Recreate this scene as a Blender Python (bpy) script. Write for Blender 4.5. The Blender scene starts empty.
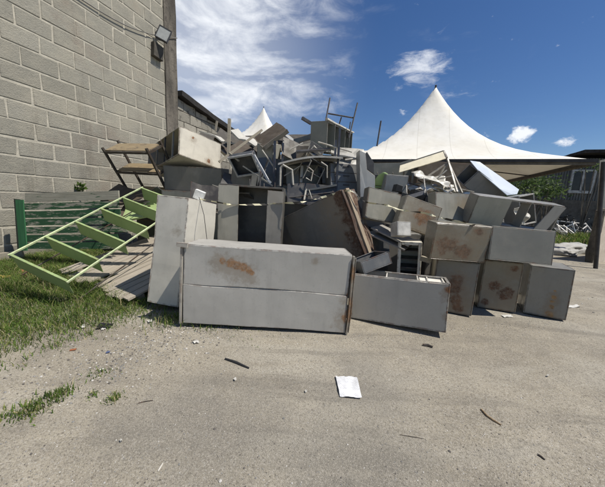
import bpy, bmesh, math, random
from mathutils import Vector, Matrix, Euler, noise
R = math.radians
S = bpy.context.scene
COL = S.collection
random.seed(11)

# ------------------------------------------------------------------ camera
CAM_F = 265.0            # focal length in photo pixels (605 wide)
ROLL = R(3.0)
PITCH = math.atan(43.5*math.cos(ROLL)/CAM_F)
EYE = Vector((0, 0, 1.5))
FW = Vector((0, math.cos(PITCH), -math.sin(PITCH)))
_U = Vector((0, math.sin(PITCH), math.cos(PITCH)))
_X = Vector((1, 0, 0))
CX = _X*math.cos(ROLL) + _U*math.sin(ROLL)
CU = _U*math.cos(ROLL) - _X*math.sin(ROLL)
cam = bpy.data.objects.new('camera', bpy.data.cameras.new('camera'))
COL.objects.link(cam)
m = Matrix((CX, CU, -FW)).transposed().to_4x4(); m.translation = EYE
cam.matrix_world = m
cam.data.sensor_width = 36; cam.data.lens = 36*CAM_F/605
cam.data.clip_start = .05; cam.data.clip_end = 3000
S.camera = cam

# ------------------------------------------------------------------ sun and sky
SUN = Vector((1.0, -.32, 1.65)).normalized()
sl = bpy.data.lights.new('sun', 'SUN'); sl.energy = 5.0; sl.angle = R(.53); sl.color = (1, .945, .86)
so = bpy.data.objects.new('sun', sl); COL.objects.link(so)
so.rotation_euler = SUN.to_track_quat('Z', 'Y').to_euler()
S.view_settings.view_transform = 'Standard'; S.view_settings.look = 'None'
S.view_settings.gamma = 1; S.view_settings.exposure = .05; S.view_settings.use_curve_mapping = False
W = bpy.data.worlds.new('World'); S.world = W; W.use_nodes = True
nt = W.node_tree; nt.nodes.clear()
N = nt.nodes.new; L = nt.links.new
def wmath(op, a, b=None, c=None, clamp=False):
    n = N('ShaderNodeMath'); n.operation = op; n.use_clamp = clamp
    for i, v in enumerate((a, b, c)):
        if v is None: continue
        if isinstance(v, (int, float)): n.inputs[i].default_value = v
        else: L(v, n.inputs[i])
    return n.outputs[0]
sky = N('ShaderNodeTexSky'); sky.sky_type = 'NISHITA'; sky.sun_disc = False
sky.sun_elevation = math.asin(SUN.z); sky.sun_rotation = math.atan2(SUN.x, SUN.y)
sky.air_density = 1.0; sky.dust_density = .25; sky.ozone_density = 3.0
tc = N('ShaderNodeTexCoord'); nrm = N('ShaderNodeVectorMath'); nrm.operation = 'NORMALIZE'; L(tc.outputs['Generated'], nrm.inputs[0])
def wnoise(scale, stretch, rot, detail=6, rough=.6, dist=0.):
    mp = N('ShaderNodeMapping'); mp.inputs['Scale'].default_value = stretch; mp.inputs['Rotation'].default_value = rot
    L(nrm.outputs[0], mp.inputs[0])
    n = N('ShaderNodeTexNoise'); n.inputs['Scale'].default_value = scale; n.inputs['Detail'].default_value = detail
    n.inputs['Roughness'].default_value = rough; n.inputs['Distortion'].default_value = dist
    L(mp.outputs[0], n.inputs['Vector']); return n.outputs[0]
def pxdir(px, py):
    return (FW + CX*((px-302.5)/CAM_F) - CU*((py-243.5)/CAM_F)).normalized()
def blob(px, py, r0, r1, stretch=1.0, tilt=0.0):
    """soft patch of cloud round one direction of the sky, r in radians, longer along the horizon by stretch"""
    d = pxdir(px, py)
    side = Vector((0, 0, 1)).cross(d).normalized(); up = d.cross(side).normalized()
    a = side*math.cos(tilt) + up*math.sin(tilt); b = up*math.cos(tilt) - side*math.sin(tilt)
    def dot(v):
        n = N('ShaderNodeVectorMath'); n.operation = 'DOT_PRODUCT'; n.inputs[1].default_value = v; L(nrm.outputs[0], n.inputs[0]); return n.outputs['Value']
    x = wmath('DIVIDE', dot(a), stretch); y = dot(b)
    rr = wmath('SQRT', wmath('ADD', wmath('MULTIPLY', x, x), wmath('MULTIPLY', y, y)))
    mr = N('ShaderNodeMapRange'); mr.interpolation_type = 'SMOOTHSTEP'
    mr.inputs['From Min'].default_value = r1; mr.inputs['From Max'].default_value = r0
    L(rr, mr.inputs['Value'])
    front = wmath('GREATER_THAN', dot(d), 0)
    return wmath('MULTIPLY', mr.outputs[0], front)
n_wisp = wnoise(2.3, (.8, 1.0, 3.4), (0, R(-20), R(10)), 8, .6, .35)
n_fine = wnoise(9, (1, 1, 2.0), (0, R(18), 0), 8, .62, .4)
n_puff = wnoise(22, (1, 1, 1.4), (0, 0, 0), 7, .62, .3)
def ss(v, a, b):
    mr = N('ShaderNodeMapRange'); mr.interpolation_type = 'SMOOTHSTEP'
    mr.inputs['From Min'].default_value = a; mr.inputs['From Max'].default_value = b; L(v, mr.inputs['Value']); return mr.outputs[0]
wis = wmath('MULTIPLY', ss(n_wisp, .34, .66), wmath('ADD', wmath('MULTIPLY', ss(n_fine, .3, .7), .45), .55))
big = wmath('MAXIMUM', blob(205, 42, .0, .48, 1.35), wmath('MULTIPLY', blob(305, 48, .02, .15, 2.0, .12), .7))
big = wmath('MAXIMUM', big, wmath('MULTIPLY', blob(195, 80, .05, .26, 1.4), .9))
c1 = wmath('MULTIPLY', wis, ss(wmath('ADD', big, wmath('MULTIPLY', wmath('SUBTRACT', n_fine, .5), .7)), .18, .85))
glow = wmath('MULTIPLY', blob(190, 50, .0, .46, 1.2), .45)
c1 = wmath('MAXIMUM', c1, glow)
low = wmath('MULTIPLY', blob(205, 104, .004, .045, 4.2, -.12), .75)
sm = wmath('MAXIMUM', blob(420, 68, .01, .085, 1.7, -.05), wmath('MULTIPLY', blob(452, 94, .01, .05, 3.5, .12), .35))
sm = ss(wmath('ADD', sm, wmath('MULTIPLY', wmath('SUBTRACT', wnoise(13, (1, 1, 2.6), (0, R(14), 0), 8, .66, .5), .5), 2.2)), .38, 1.25)
pf = wmath('MAXIMUM', blob(521, 134, .010, .048, 1.0, .3), blob(567, 142, .004, .03, 1.4))
pf = wmath('MAXIMUM', pf, wmath('MULTIPLY', blob(405, 112, .003, .02, 2.2), .5))
pf = wmath('MAXIMUM', pf, wmath('MULTIPLY', blob(500, 129, .004, .03, 2.6), .45))
pf = ss(wmath('ADD', pf, wmath('MULTIPLY', wmath('SUBTRACT', n_puff, .5), 2.9)), .5, 1.15)
veil = wmath('MULTIPLY', ss(wnoise(3.4, (1, 1, 4), (0, R(-10), R(60)), 7, .6, .6), .55, .85), .13)
al = wmath('MAXIMUM', wmath('MAXIMUM', c1, low), wmath('MAXIMUM', wmath('MULTIPLY', sm, .75), pf))
al = wmath('MAXIMUM', al, veil)
al = wmath('MULTIPLY', al, .96, clamp=True)
mix = N('ShaderNodeMix'); mix.data_type = 'RGBA'
SKYK = .073
gm = N('ShaderNodeHueSaturation'); gm.inputs['Saturation'].default_value = 1.22; gm.inputs['Value'].default_value = 1.2; gm.inputs['Hue'].default_value = .508; L(sky.outputs[0], gm.inputs['Color'])
L(al, mix.inputs['Factor']); L(gm.outputs[0], mix.inputs['A']); mix.inputs['B'].default_value = (13.0, 13.4, 14.0, 1)
bg = N('ShaderNodeBackground'); bg.inputs['Strength'].default_value = SKYK
L(mix.outputs['Result'], bg.inputs['Color'])
wo = N('ShaderNodeOutputWorld'); L(bg.outputs[0], wo.inputs['Surface'])

def at(px, py, Y=None, Z=None):
    """the point of the place seen at photo pixel (px, py) at forward distance Y or height Z"""
    r = FW + CX*((px-302.5)/CAM_F) - CU*((py-243.5)/CAM_F)
    t = Y/r.y if Y is not None else (Z-EYE.z)/r.z
    return EYE + r*t

# ------------------------------------------------------------------ materials
class NT:
    def __init__(s, name):
        s.m = bpy.data.materials.new(name); s.m.use_nodes = True; s.t = s.m.node_tree
        s.b = s.t.nodes['Principled BSDF']; s.tc = s.t.nodes.new('ShaderNodeTexCoord')
    def n(s, t): return s.t.nodes.new(t)
    def l(s, a, b): s.t.links.new(a, b)
    def math(s, op, a, b=None, clamp=False):
        n = s.n('ShaderNodeMath'); n.operation = op; n.use_clamp = clamp
        for i, v in enumerate((a, b)):
            if v is None: continue
            if isinstance(v, (int, float)): n.inputs[i].default_value = v
            else: s.l(v, n.inputs[i])
        return n.outputs[0]
    def noise(s, scale, detail=4, rough=.55, stretch=(1, 1, 1), off=(0, 0, 0), dist=0., coord='Object'):
        mp = s.n('ShaderNodeMapping'); mp.inputs['Scale'].default_value = stretch; mp.inputs['Location'].default_value = off
        s.l(s.tc.outputs[coord], mp.inputs[0])
        n = s.n('ShaderNodeTexNoise'); n.inputs['Scale'].default_value = scale; n.inputs['Detail'].default_value = detail
        n.inputs['Roughness'].default_value = rough; n.inputs['Distortion'].default_value = dist
        s.l(mp.outputs[0], n.inputs['Vector']); return n.outputs[0]
    def ss(s, v, a, b, to=(0, 1)):
        mr = s.n('ShaderNodeMapRange'); mr.interpolation_type = 'SMOOTHSTEP'
        mr.inputs['From Min'].default_value = a; mr.inputs['From Max'].default_value = b
        mr.inputs['To Min'].default_value = to[0]; mr.inputs['To Max'].default_value = to[1]
        s.l(v, mr.inputs['Value']); return mr.outputs[0]
    def mix(s, f, a, b):
        n = s.n('ShaderNodeMix'); n.data_type = 'RGBA'
        if isinstance(f, (int, float)): n.inputs['Factor'].default_value = f
        else: s.l(f, n.inputs['Factor'])
        for k, v in (('A', a), ('B', b)):
            if isinstance(v, tuple): n.inputs[k].default_value = (*v[:3], 1)
            else: s.l(v, n.inputs[k])
        return n.outputs['Result']
    def bump(s, h, strength=.3, dist=.01, prev=None):
        n = s.n('ShaderNodeBump'); n.inputs['Strength'].default_value = strength; n.inputs['Distance'].default_value = dist
        s.l(h, n.inputs['Height'])
        if prev is not None: s.l(prev, n.inputs['Normal'])
        return n.outputs[0]
    def out(s, col, rough=.6, bump=None, metal=0., spec=.5):
        if isinstance(col, tuple): s.b.inputs['Base Color'].default_value = (*col, 1)
        else: s.l(col, s.b.inputs['Base Color'])
        if isinstance(rough, (int, float)): s.b.inputs['Roughness'].default_value = rough
        else: s.l(rough, s.b.inputs['Roughness'])
        if isinstance(metal, (int, float)): s.b.inputs['Metallic'].default_value = metal
        else: s.l(metal, s.b.inputs['Metallic'])
        s.b.inputs['Specular IOR Level'].default_value = spec
        if bump is not None: s.l(bump, s.b.inputs['Normal'])
        return s.m
def mul(c, k): return tuple(min(1, x*k) for x in c)
RUST = (.13, .052, .022); RUST2 = (.26, .12, .045)
def paint(name, col, seed=0, rust=.2, blobs=(), rough=.36, metal=0., dirt=.5, rustcol=None):
    """old enamelled sheet steel: uneven tone, dust, chips and rust blooms (blobs in the thing's own space)"""
    col = (col[0]*1.05, col[1]*1.01, col[2]*.93)
    s = NT(name); o = (seed*3.1, seed*1.7, seed*5.3)
    big = s.noise(1.3, 3, .6, off=o); mid = s.noise(5, 6, .65, off=o); fine = s.noise(60, 4, .6, off=o)
    c = s.mix(s.ss(big, .3, .7), mul(col, .88), mul(col, 1.08))
    c = s.mix(s.math('MULTIPLY', s.ss(s.noise(38, 8, .78, off=o), .53, .72), .45), c, mul(col, .55))
    dust = (.36, .33, .28)
    c = s.mix(s.math('MULTIPLY', s.ss(mid, .45, .75), dirt*.45), c, dust)
    # runs down the sheet
    run = s.noise(9, 5, .6, stretch=(1, 1, .13), off=o)
    c = s.mix(s.math('MULTIPLY', s.ss(run, .52, .74), dirt*.6), c, mul(col, .5))
    # scuffs: long thin scratches in two directions
    for st, rt in (((.5, .5, 9), .70), ((9, 9, .5), .71)):
        c = s.mix(s.math('MULTIPLY', s.ss(s.noise(7, 3, .5, stretch=st, off=o), rt, rt+.04), .22), c, mul(col, 1.4))
    # rust mask
    rn = s.noise(3.2, 8, .72, off=(o[1], o[2], o[0])); m = s.ss(rn, .735-.16*rust, .80-.14*rust)
    tint = 0.0
    for bx, by, bz, br in blobs:
        vm = s.n('ShaderNodeVectorMath'); vm.operation = 'DISTANCE'; vm.inputs[1].default_value = (bx, by, bz-.05)
        s.l(s.tc.outputs['Object'], vm.inputs[0])
        tint = s.math('MAXIMUM', tint, s.ss(s.math('ADD', s.math('DIVIDE', vm.outputs['Value'], br*2.2), s.math('MULTIPLY', s.math('SUBTRACT', s.noise(13, 8, .75, off=o), .5), 2.2)), 1.0, .3))
    if blobs: c = s.mix(s.math('MULTIPLY', tint, .5), c, (.20, .15, .095))
    for bx, by, bz, br in blobs:
        vm = s.n('ShaderNodeVectorMath'); vm.operation = 'DISTANCE'; vm.inputs[1].default_value = (bx, by, bz)
        s.l(s.tc.outputs['Object'], vm.inputs[0])
        d = s.math('SUBTRACT', 1.0, s.math('DIVIDE', vm.outputs['Value'], br))
        nn = s.noise(6, 9, .72, off=(bz*.6, bx*.4, by))
        v = s.math('ADD', d, s.math('MULTIPLY', s.math('SUBTRACT', nn, .5), 2.1))
        m = s.math('MAXIMUM', m, s.math('MULTIPLY', s.math('MULTIPLY', s.ss(v, .26, .62), s.ss(d, 0, .2)), s.ss(s.noise(26, 7, .75, off=(bx, bz, by)), .34, .56, (.35, .95))))
    rc = s.mix(s.ss(s.noise(14, 6, .7, off=o), .35, .65), rustcol or RUST, rustcol and mul(rustcol, 1.9) or RUST2)
    c = s.mix(m, c, rc)
    bv = s.n('ShaderNodeBevel'); bv.samples = 3; bv.inputs['Radius'].default_value = .022
    gg = s.n('ShaderNodeNewGeometry'); dp_ = s.n('ShaderNodeVectorMath'); dp_.operation = 'DOT_PRODUCT'
    s.l(bv.outputs[0], dp_.inputs[0]); s.l(gg.outputs['Normal'], dp_.inputs[1])
    ew = s.math('MULTIPLY', s.ss(dp_.outputs['Value'], .985, .88), s.ss(s.noise(11, 6, .7, off=o), .44, .56))
    c = s.mix(s.math('MULTIPLY', ew, .8), c, s.mix(s.ss(s.noise(5, 3, .6, off=o), .42, .58), RUST, (.10, .095, .085)))
    r = s.math('ADD', s.ss(mid, .3, .75, (rough-.06, rough+.18)), s.math('MULTIPLY', m, .45), clamp=True)
    b = s.bump(s.math('ADD', s.math('MULTIPLY', fine, .35), s.math('MULTIPLY', m, .6)), .22, .004)
    b = s.bump(s.noise(2.2, 2, .5, off=o), .4, .035, b)
    return s.out(c, r, b, metal=metal)
def wood(name, a, b_, seed=0, axis=0, worn=None, thr=.5):
    s = NT(name); st = [14, 14, 14]; st[axis] = .9
    g = s.noise(3, 8, .7, stretch=tuple(st), off=(seed, seed*2, 0)); k = s.noise(2.4, 5, .6, off=(seed, 0, 3))
    c = s.mix(s.ss(g, .3, .7), a, b_); c = s.mix(s.ss(k, .35, .75), c, mul(a, .75))
    if worn:
        st2 = [5, 5, 9]; st2[axis] = 1.6
        w = s.noise(2.2, 9, .74, stretch=tuple(st2), off=(3, seed, 1)); c = s.mix(s.ss(w, thr, thr+.07), c, worn)
    return s.out(c, .85, s.bump(g, .7, .006), spec=.25)

# ------------------------------------------------------------------ mesh building
class MB:
    def __init__(s): s.v = []; s.f = []; s.mi = []
    def face(s, idx, mi=0): s.f.append(tuple(idx)); s.mi.append(mi)
    def hexa(s, P, mi=0):
        """eight corners: four of the bottom ring, four of the top ring"""
        b = len(s.v); s.v += [tuple(p) for p in P]
        for q in ((3, 2, 1, 0), (4, 5, 6, 7), (0, 1, 5, 4), (1, 2, 6, 5), (2, 3, 7, 6), (3, 0, 4, 7)): s.face([b+i for i in q], mi)
        return s
    def box(s, x0, x1, y0, y1, z0, z1, mi=0):
        return s.hexa([(x0, y0, z0), (x1, y0, z0), (x1, y1, z0), (x0, y1, z0), (x0, y0, z1), (x1, y0, z1), (x1, y1, z1), (x0, y1, z1)], mi)
    def bar(s, a, b, w, h, up=(0, 0, 1), mi=0):
        a = Vector(a); b = Vector(b); d = (b-a).normalized(); up = Vector(up)
        if abs(d.dot(up)) > .95: up = Vector((0, 1, 0)) if abs(d.y) < .9 else Vector((1, 0, 0))
        x = d.cross(up).normalized()*w/2; y = x.cross(d).normalized()*h/2
        return s.hexa([a-x-y, a+x-y, a+x+y, a-x+y, b-x-y, b+x-y, b+x+y, b-x+y], mi)
    def tube(s, pts, r, n=8, closed=False, mi=0):
        pts = [Vector(p) for p in pts]; b = len(s.v); k = len(pts)
        rr = r if isinstance(r, (list, tuple)) else [r]*k
        prev = None
        for i, p in enumerate(pts):
            if closed: d = pts[(i+1) % k]-pts[i-1]
            else: d = pts[min(i+1, k-1)]-pts[max(i-1, 0)]
            d.normalize()
            if prev is None:
                u = Vector((0, 0, 1)) if abs(d.z) < .9 else Vector((1, 0, 0)); x = d.cross(u).normalized()
            else: x = (prev-d*prev.dot(d)).normalized()
            prev = x; y = d.cross(x)
            for j in range(n):
                a = 2*math.pi*j/n; s.v.append(tuple(p+(x*math.cos(a)+y*math.sin(a))*rr[i]))
        for i in range(k if closed else k-1):
            for j in range(n):
                i2 = (i+1) % k
                s.face([b+i*n+j, b+i*n+(j+1) % n, b+i2*n+(j+1) % n, b+i2*n+j], mi)
        if not closed:
            s.face([b+j for j in range(n)][::-1], mi); s.face([b+(k-1)*n+j for j in range(n)], mi)
        return s
    def slab(s, pts, t, mi=0, nrm=None):
        """a polygon in space given a thickness t away from its normal"""
        pts = [Vector(p) for p in pts]
        n = Vector((0, 0, 0))
        for i in range(len(pts)): n += pts[i].cross(pts[(i+1) % len(pts)])
        n = (nrm or n).normalized(); b = len(s.v); k = len(pts)
        s.v += [tuple(p) for p in pts]+[tuple(p-n*t) for p in pts]
        s.face(list(range(b, b+k)), mi); s.face(list(range(b+2*k-1, b+k-1, -1)), mi)
        for i in range(k): s.face([b+i, b+k+i, b+k+(i+1) % k, b+(i+1) % k], mi)
        return s
    def build(s, name, mat=None, parent=None, warp=0., wf=1.3, seed=0, cut=.22, bevel=0., smooth=False, loc=None, rot=None):
        me = bpy.data.meshes.new(name); me.from_pydata(s.v, [], s.f)
        for mt in (mat if isinstance(mat, (list, tuple)) else [mat]):
            if mt: me.materials.append(mt)
        for p, k in zip(me.polygons, s.mi): p.material_index = k
        bm = bmesh.new(); bm.from_mesh(me)
        bmesh.ops.recalc_face_normals(bm, faces=bm.faces)
        if warp:
            for it in range(3):
                lg = [e for e in bm.edges if e.calc_length() > cut]
                if not lg: break
                bmesh.ops.subdivide_edges(bm, edges=lg, cuts=1, use_grid_fill=True)
            o = Vector((seed*7.3, seed*3.9, seed*1.1))
            for v in bm.verts:
                v.co += noise.noise_vector(v.co*wf+o)*warp + noise.noise_vector(v.co*wf*3.1+o)*warp*.35
        bm.to_mesh(me); bm.free()
        if smooth:
            for p in me.polygons: p.use_smooth = True
        o = bpy.data.objects.new(name, me); COL.objects.link(o)
        if parent: o.parent = parent
        if loc is not None: o.location = loc
        if rot is not None: o.rotation_euler = rot
        if bevel:
            md = o.modifiers.new('bevel', 'BEVEL'); md.width = bevel; md.segments = 1; md.limit_method = 'ANGLE'; md.angle_limit = R(50)
        return o
def tag(o, label=None, cat=None, group=None, kind=None):
    if label: o['label'] = label
    if cat: o['category'] = cat
    if group: o['group'] = group
    if kind: o['kind'] = kind
    return o
def empty(name, label, cat, loc=(0, 0, 0), rot=(0, 0, 0), group=None):
    o = bpy.data.objects.new(name, None); COL.objects.link(o); o.location = loc; o.rotation_euler = rot
    o.empty_display_size = .1
    return tag(o, label, cat, group)

# ================================================================== the setting
# ---- ground
def axis(lo, hi, st, far):
    a = [lo+i*st for i in range(int((hi-lo)/st)+1)]
    d = st
    l, r = [], []
    x = a[-1]
    while x < far: d *= 1.35; x += d; r.append(x)
    d = st; x = a[0]
    while x > -far: d *= 1.35; x -= d; l.append(x)
    return l[::-1]+a+r
def gh(x, y):
    f = max(0, 1-max(0, math.hypot(x, y-5)-10)/10)
    return f*(noise.noise(Vector((x*.55, y*.55, 2)))*.028+noise.noise(Vector((x*2.3, y*2.3, 7)))*.009)-.012
xs = axis(-8, 7, .1, 700); ys = axis(-1, 7.5, .1, 700)
g = MB()
g.v = [(x, y, gh(x, y)) for y in ys for x in xs]; nx = len(xs)
g.f = [(j*nx+i, j*nx+i+1, (j+1)*nx+i+1, (j+1)*nx+i) for j in range(len(ys)-1) for i in range(nx-1)]; g.mi = [0]*len(g.f)
s = NT('packed_sandy_gravel')
a = s.noise(.5, 5, .6); b = s.noise(2.1, 7, .65, off=(5, 1, 0)); c = s.noise(55, 7, .8); d = s.noise(260, 3, .7)
e = s.noise(1.0, 4, .6, stretch=(.45, 1.5, 1), off=(8, 2, 0), dist=.6)
col = s.mix(s.ss(a, .32, .68), (.295, .262, .198), (.40, .36, .28))
col = s.mix(s.math('MULTIPLY', s.ss(b, .42, .7), .7), col, (.215, .192, .152))
col = s.mix(s.math('MULTIPLY', s.ss(e, .48, .66), .75), col, (.40, .37, .30))
col = s.mix(s.math('MULTIPLY', s.ss(c, .5, .62), .75), col, (.12, .105, .082))
col = s.mix(s.math('MULTIPLY', s.ss(s.noise(80, 6, .75, off=(4, 4, 4)), .53, .63), .8), col, (.50, .47, .41))
tr = s.noise(.9, 5, .6, stretch=(.35, 2.2, 1), off=(2, 7, 0), dist=1.2)
col = s.mix(s.math('MULTIPLY', s.ss(tr, .50, .66), .55), col, (.165, .150, .122))
col = s.mix(s.math('MULTIPLY', s.ss(s.noise(5, 8, .75, off=(1, 9, 0)), .5, .68), .4), col, (.17, .155, .13))
col = s.mix(s.math('MULTIPLY', s.ss(s.noise(.35, 4, .6, off=(6, 3, 0)), .5, .65), .45), col, (.20, .19, .165))
vo = s.n('ShaderNodeTexVoronoi'); vo.inputs['Scale'].default_value = 190; s.l(s.tc.outputs['Object'], vo.inputs['Vector'])
vc = s.n('ShaderNodeSeparateColor'); s.l(vo.outputs['Color'], vc.inputs[0])
col = s.mix(s.math('MULTIPLY', s.ss(vc.outputs[0], .6, .95), .4), col, (.47, .43, .36))
col = s.mix(s.math('MULTIPLY', s.ss(vc.outputs[1], .75, .95), .45), col, (.11, .098, .08))
h = s.math('ADD', s.math('MULTIPLY', vo.outputs['Distance'], -.9), s.math('ADD', s.math('MULTIPLY', c, .9), s.math('MULTIPLY', d, .5)))
M_ground = s.out(col, .92, s.bump(s.noise(9, 6, .7), .35, .02, s.bump(h, .5, .01)), spec=.2)
ground = g.build('ground', M_ground, smooth=True); tag(ground, kind='structure')

# ---- loose stones and grass
import numpy as np
rng = np.random.default_rng(5)
GB = [(.5, -2.35), (1.93, -2.2), (2.27, -2.0), (2.62, -1.8), (3.04, -1.5), (3.4, -1.35), (9, -1.35)]
def grass_edge(y): return np.interp(y, [p[0] for p in GB], [p[1] for p in GB])
def stuff_mesh(name, V, F, mats, mi, label, cat, kind='stuff', smooth=False):
    me = bpy.data.meshes.new(name); me.from_pydata(V.tolist() if hasattr(V, 'tolist') else V, [], F.tolist() if hasattr(F, 'tolist') else F)
    for mt in mats: me.materials.append(mt)
    me.polygons.foreach_set('material_index', np.asarray(mi, dtype=np.int32))
    if smooth: me.polygons.foreach_set('use_smooth', np.ones(len(me.polygons), dtype=bool))
    o = bpy.data.objects.new(name, me); COL.objects.link(o); tag(o, label, cat, kind=kind); return o
def flat(name, c, rough=.8, spec=.3, var=.25, scale=6):
    q = NT(name); return q.out(q.mix(q.ss(q.noise(scale, 5, .6), .3, .7), mul(c, 1-var), mul(c, 1+var)), rough, q.bump(q.noise(scale*6, 4, .6), .3, .004), spec=spec)
bm = bmesh.new(); bmesh.ops.create_icosphere(bm, subdivisions=1, radius=1)
IV = np.array([v.co[:] for v in bm.verts]); IF = np.array([[v.index for v in f.verts] for f in bm.faces]); bm.free()
st = []
for k in range(1800):   # stones swept against the feet of the front cabinets
    x = rng.uniform(-1.5, 4.0); y = (2.86 if x < .6 else 2.86+.1*(x-.6)*2.6)-abs(rng.normal())*.14; st.append((x, y, .0015+.004*rng.random()**2))
for k in range(15000):
    y = 1.0+5.2*rng.random()**2.0; x = rng.uniform(-1.0, 1.25)*(y*1.35+.4)
    st.append((x, y, .0012+.003*rng.random()**2.5*(1 if rng.random() < .975 else 2.6)))
for k in range(5200):   # the coarse gravel along the edge of the grass
    t = rng.random(); y = 1.9+2.0*t+rng.normal()*.25; x = grass_edge(y)+.45+rng.normal()*.32
    if y > 3.5: continue
    st.append((x, y, .002+.007*rng.random()**2.5))
for k in range(1500):
    st.append((rng.uniform(1, 9), rng.uniform(3.6, 9), .004+.012*rng.random()**3))
V = []; F = []; MI = []
for k, (x, y, r) in enumerate(st):
    if y < .9: continue
    sc = r*np.array([1+.5*rng.random(), 1+.3*rng.random(), .55+.3*rng.random()])
    an = rng.random()*6.28; c_, s_ = math.cos(an), math.sin(an)
    P = IV*(1+.3*(rng.random((len(IV), 1))-.5))*sc; P = np.stack([P[:, 0]*c_-P[:, 1]*s_, P[:, 0]*s_+P[:, 1]*c_, P[:, 2]], 1)
    V.append(P+[x, y, gh(x, y)+r*.18]); F.append(IF+len(V[0])*(len(V)-1)); MI += [int(rng.choice(4, p=[.33, .3, .22, .15]))]*len(IF)
stuff_mesh('gravel', np.concatenate(V), np.concatenate(F), [flat('stone_beige', (.33, .30, .24)), flat('stone_grey', (.24, .235, .22)), flat('stone_dark', (.11, .10, .09)), flat('stone_pale', (.50, .48, .44))], MI,
           'loose pale and grey stones scattered over the packed yard', 'gravel')

def blades(name, pts, mats, label, probs, w=.0029):
    n = len(pts); P = np.array(pts)  # x, y, height, lean
    an = rng.random(n)*6.283; la = rng.random(n)*6.283
    wx, wy = np.cos(an)*w, np.sin(an)*w
    wsc = 0.7+.8*rng.random(n); wx = wx*wsc; wy = wy*wsc
    lx, ly = np.cos(la)*P[:, 3], np.sin(la)*P[:, 3]
    z0 = np.array([gh(a, b) for a, b in P[:, :2]])-.004
    V = np.zeros((n, 5, 3)); h = P[:, 2]
    V[:, 0] = np.stack([P[:, 0]-wx, P[:, 1]-wy, z0], 1); V[:, 1] = np.stack([P[:, 0]+wx, P[:, 1]+wy, z0], 1)
    V[:, 2] = np.stack([P[:, 0]-wx*.8+lx*.35, P[:, 1]-wy*.8+ly*.35, z0+h*.6], 1)
    V[:, 3] = np.stack([P[:, 0]+wx*.8+lx*.35, P[:, 1]+wy*.8+ly*.35, z0+h*.6], 1)
    V[:, 4] = np.stack([P[:, 0]+lx, P[:, 1]+ly, z0+h*(.75+.25*rng.random(n))], 1)
    b = np.arange(n)[:, None]*5
    F = [list(q) for q in (b+np.array([0, 1, 3, 2]))]; T = [list(q) for q in (b+np.array([2, 3, 4]))]
    mi = rng.choice(len(mats), n, p=probs)
    return stuff_mesh(name, V.reshape(-1, 3), F+T, mats, np.concatenate([mi, mi]), label, 'grass')
def leafmat(name, c, tr=.35):
    q = NT(name); q.out(q.mix(q.ss(q.noise(3, 3, .5), .3, .7), mul(c, .75), mul(c, 1.3)), .6, spec=.25)
    q.b.inputs['Subsurface Weight'].default_value = 0
    d = q.n('ShaderNodeBsdfTranslucent'); d.inputs[0].default_value = (*mul(c, 1.2), 1); mx = q.n('ShaderNodeMixShader'); mx.inputs[0].default_value = tr
    o = [x for x in q.t.nodes if x.type == 'OUTPUT_MATERIAL'][0]; q.l(q.b.outputs[0], mx.inputs[1]); q.l(d.outputs[0], mx.inputs[2]); q.l(mx.outputs[0], o.inputs[0])
    return q.m
GM = [leafmat('grass_green', (.13, .20, .04)), leafmat('grass_dark', (.07, .11, .03)), leafmat('grass_yellow', (.24, .25, .08)), leafmat('grass_straw', (.36, .31, .17), .2)]
pts = []
while len(pts) < 80000:
    y = 1.2+rng.random()*5.6; x = -6.2+rng.random()*5.6
    d = grass_edge(y)-x
    pn = noise.noise(Vector((x*1.6, y*1.6, 4)))*.5+noise.noise(Vector((x*5, y*5, 9)))*.45
    dd = d+pn*.55
    if dd < -.1: continue
    pr = min(1, max(0, dd/.75))**1.5*(.75+.5*pn)
    if y < 3.4 and x > -3.9: pr *= 1.0
    if rng.random() > pr: continue
    hh = (.025+.07*min(1, max(0, dd)/1.1))*(.55+.9*rng.random())
    if y > 3.3: hh *= 1.5
    pts.append((x, y, hh, hh*(.25+.8*rng.random())))
for cx, cy, r, n, hh in ((-1.8, 1.6, .10, 260, .05), (-1.73, 1.74, .07, 160, .05), (-1.32, 1.73, .045, 110, .04), (-1.5, 1.75, .04, 50, .03), (-1.95, 1.5, .07, 90, .04), (-1.62, 1.98, .1, 80, .03), (-1.5, 2.95, .2, 260, .12), (-1.25, 3.1, .12, 160, .1), (-1.05, 2.85, .15, 90, .06), (-.5, 2.82, .3, 50, .03), (-.7, 2.95, .1, 60, .06)):
    for k in range(n):
        pts.append((cx+rng.normal()*r*.6, cy+rng.normal()*r*.6, hh*(.5+.8*rng.random()), hh*rng.random()))
blades('grass', pts, GM, 'short green and straw coloured grass growing between the wall and the yard', [.48, .30, .12, .10])
pts = []
while len(pts) < 14000:
    x = rng.uniform(10, 26); y = rng.uniform(10.5, 21); 
    if noise.noise(Vector((x*.4, y*.4, 1))) < -.12: continue
    if not (.95 < x/y < 1.45): continue
    if y < 12.5 and rng.random() < .8: continue
    hh = .15+.3*rng.random(); pts.append((x, y, hh, hh*.6*rng.random()))
blades('weeds', pts, GM, 'bright weeds on the ground in front of the scrapped bicycles', [.45, .15, .32, .08], w=.022)

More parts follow.
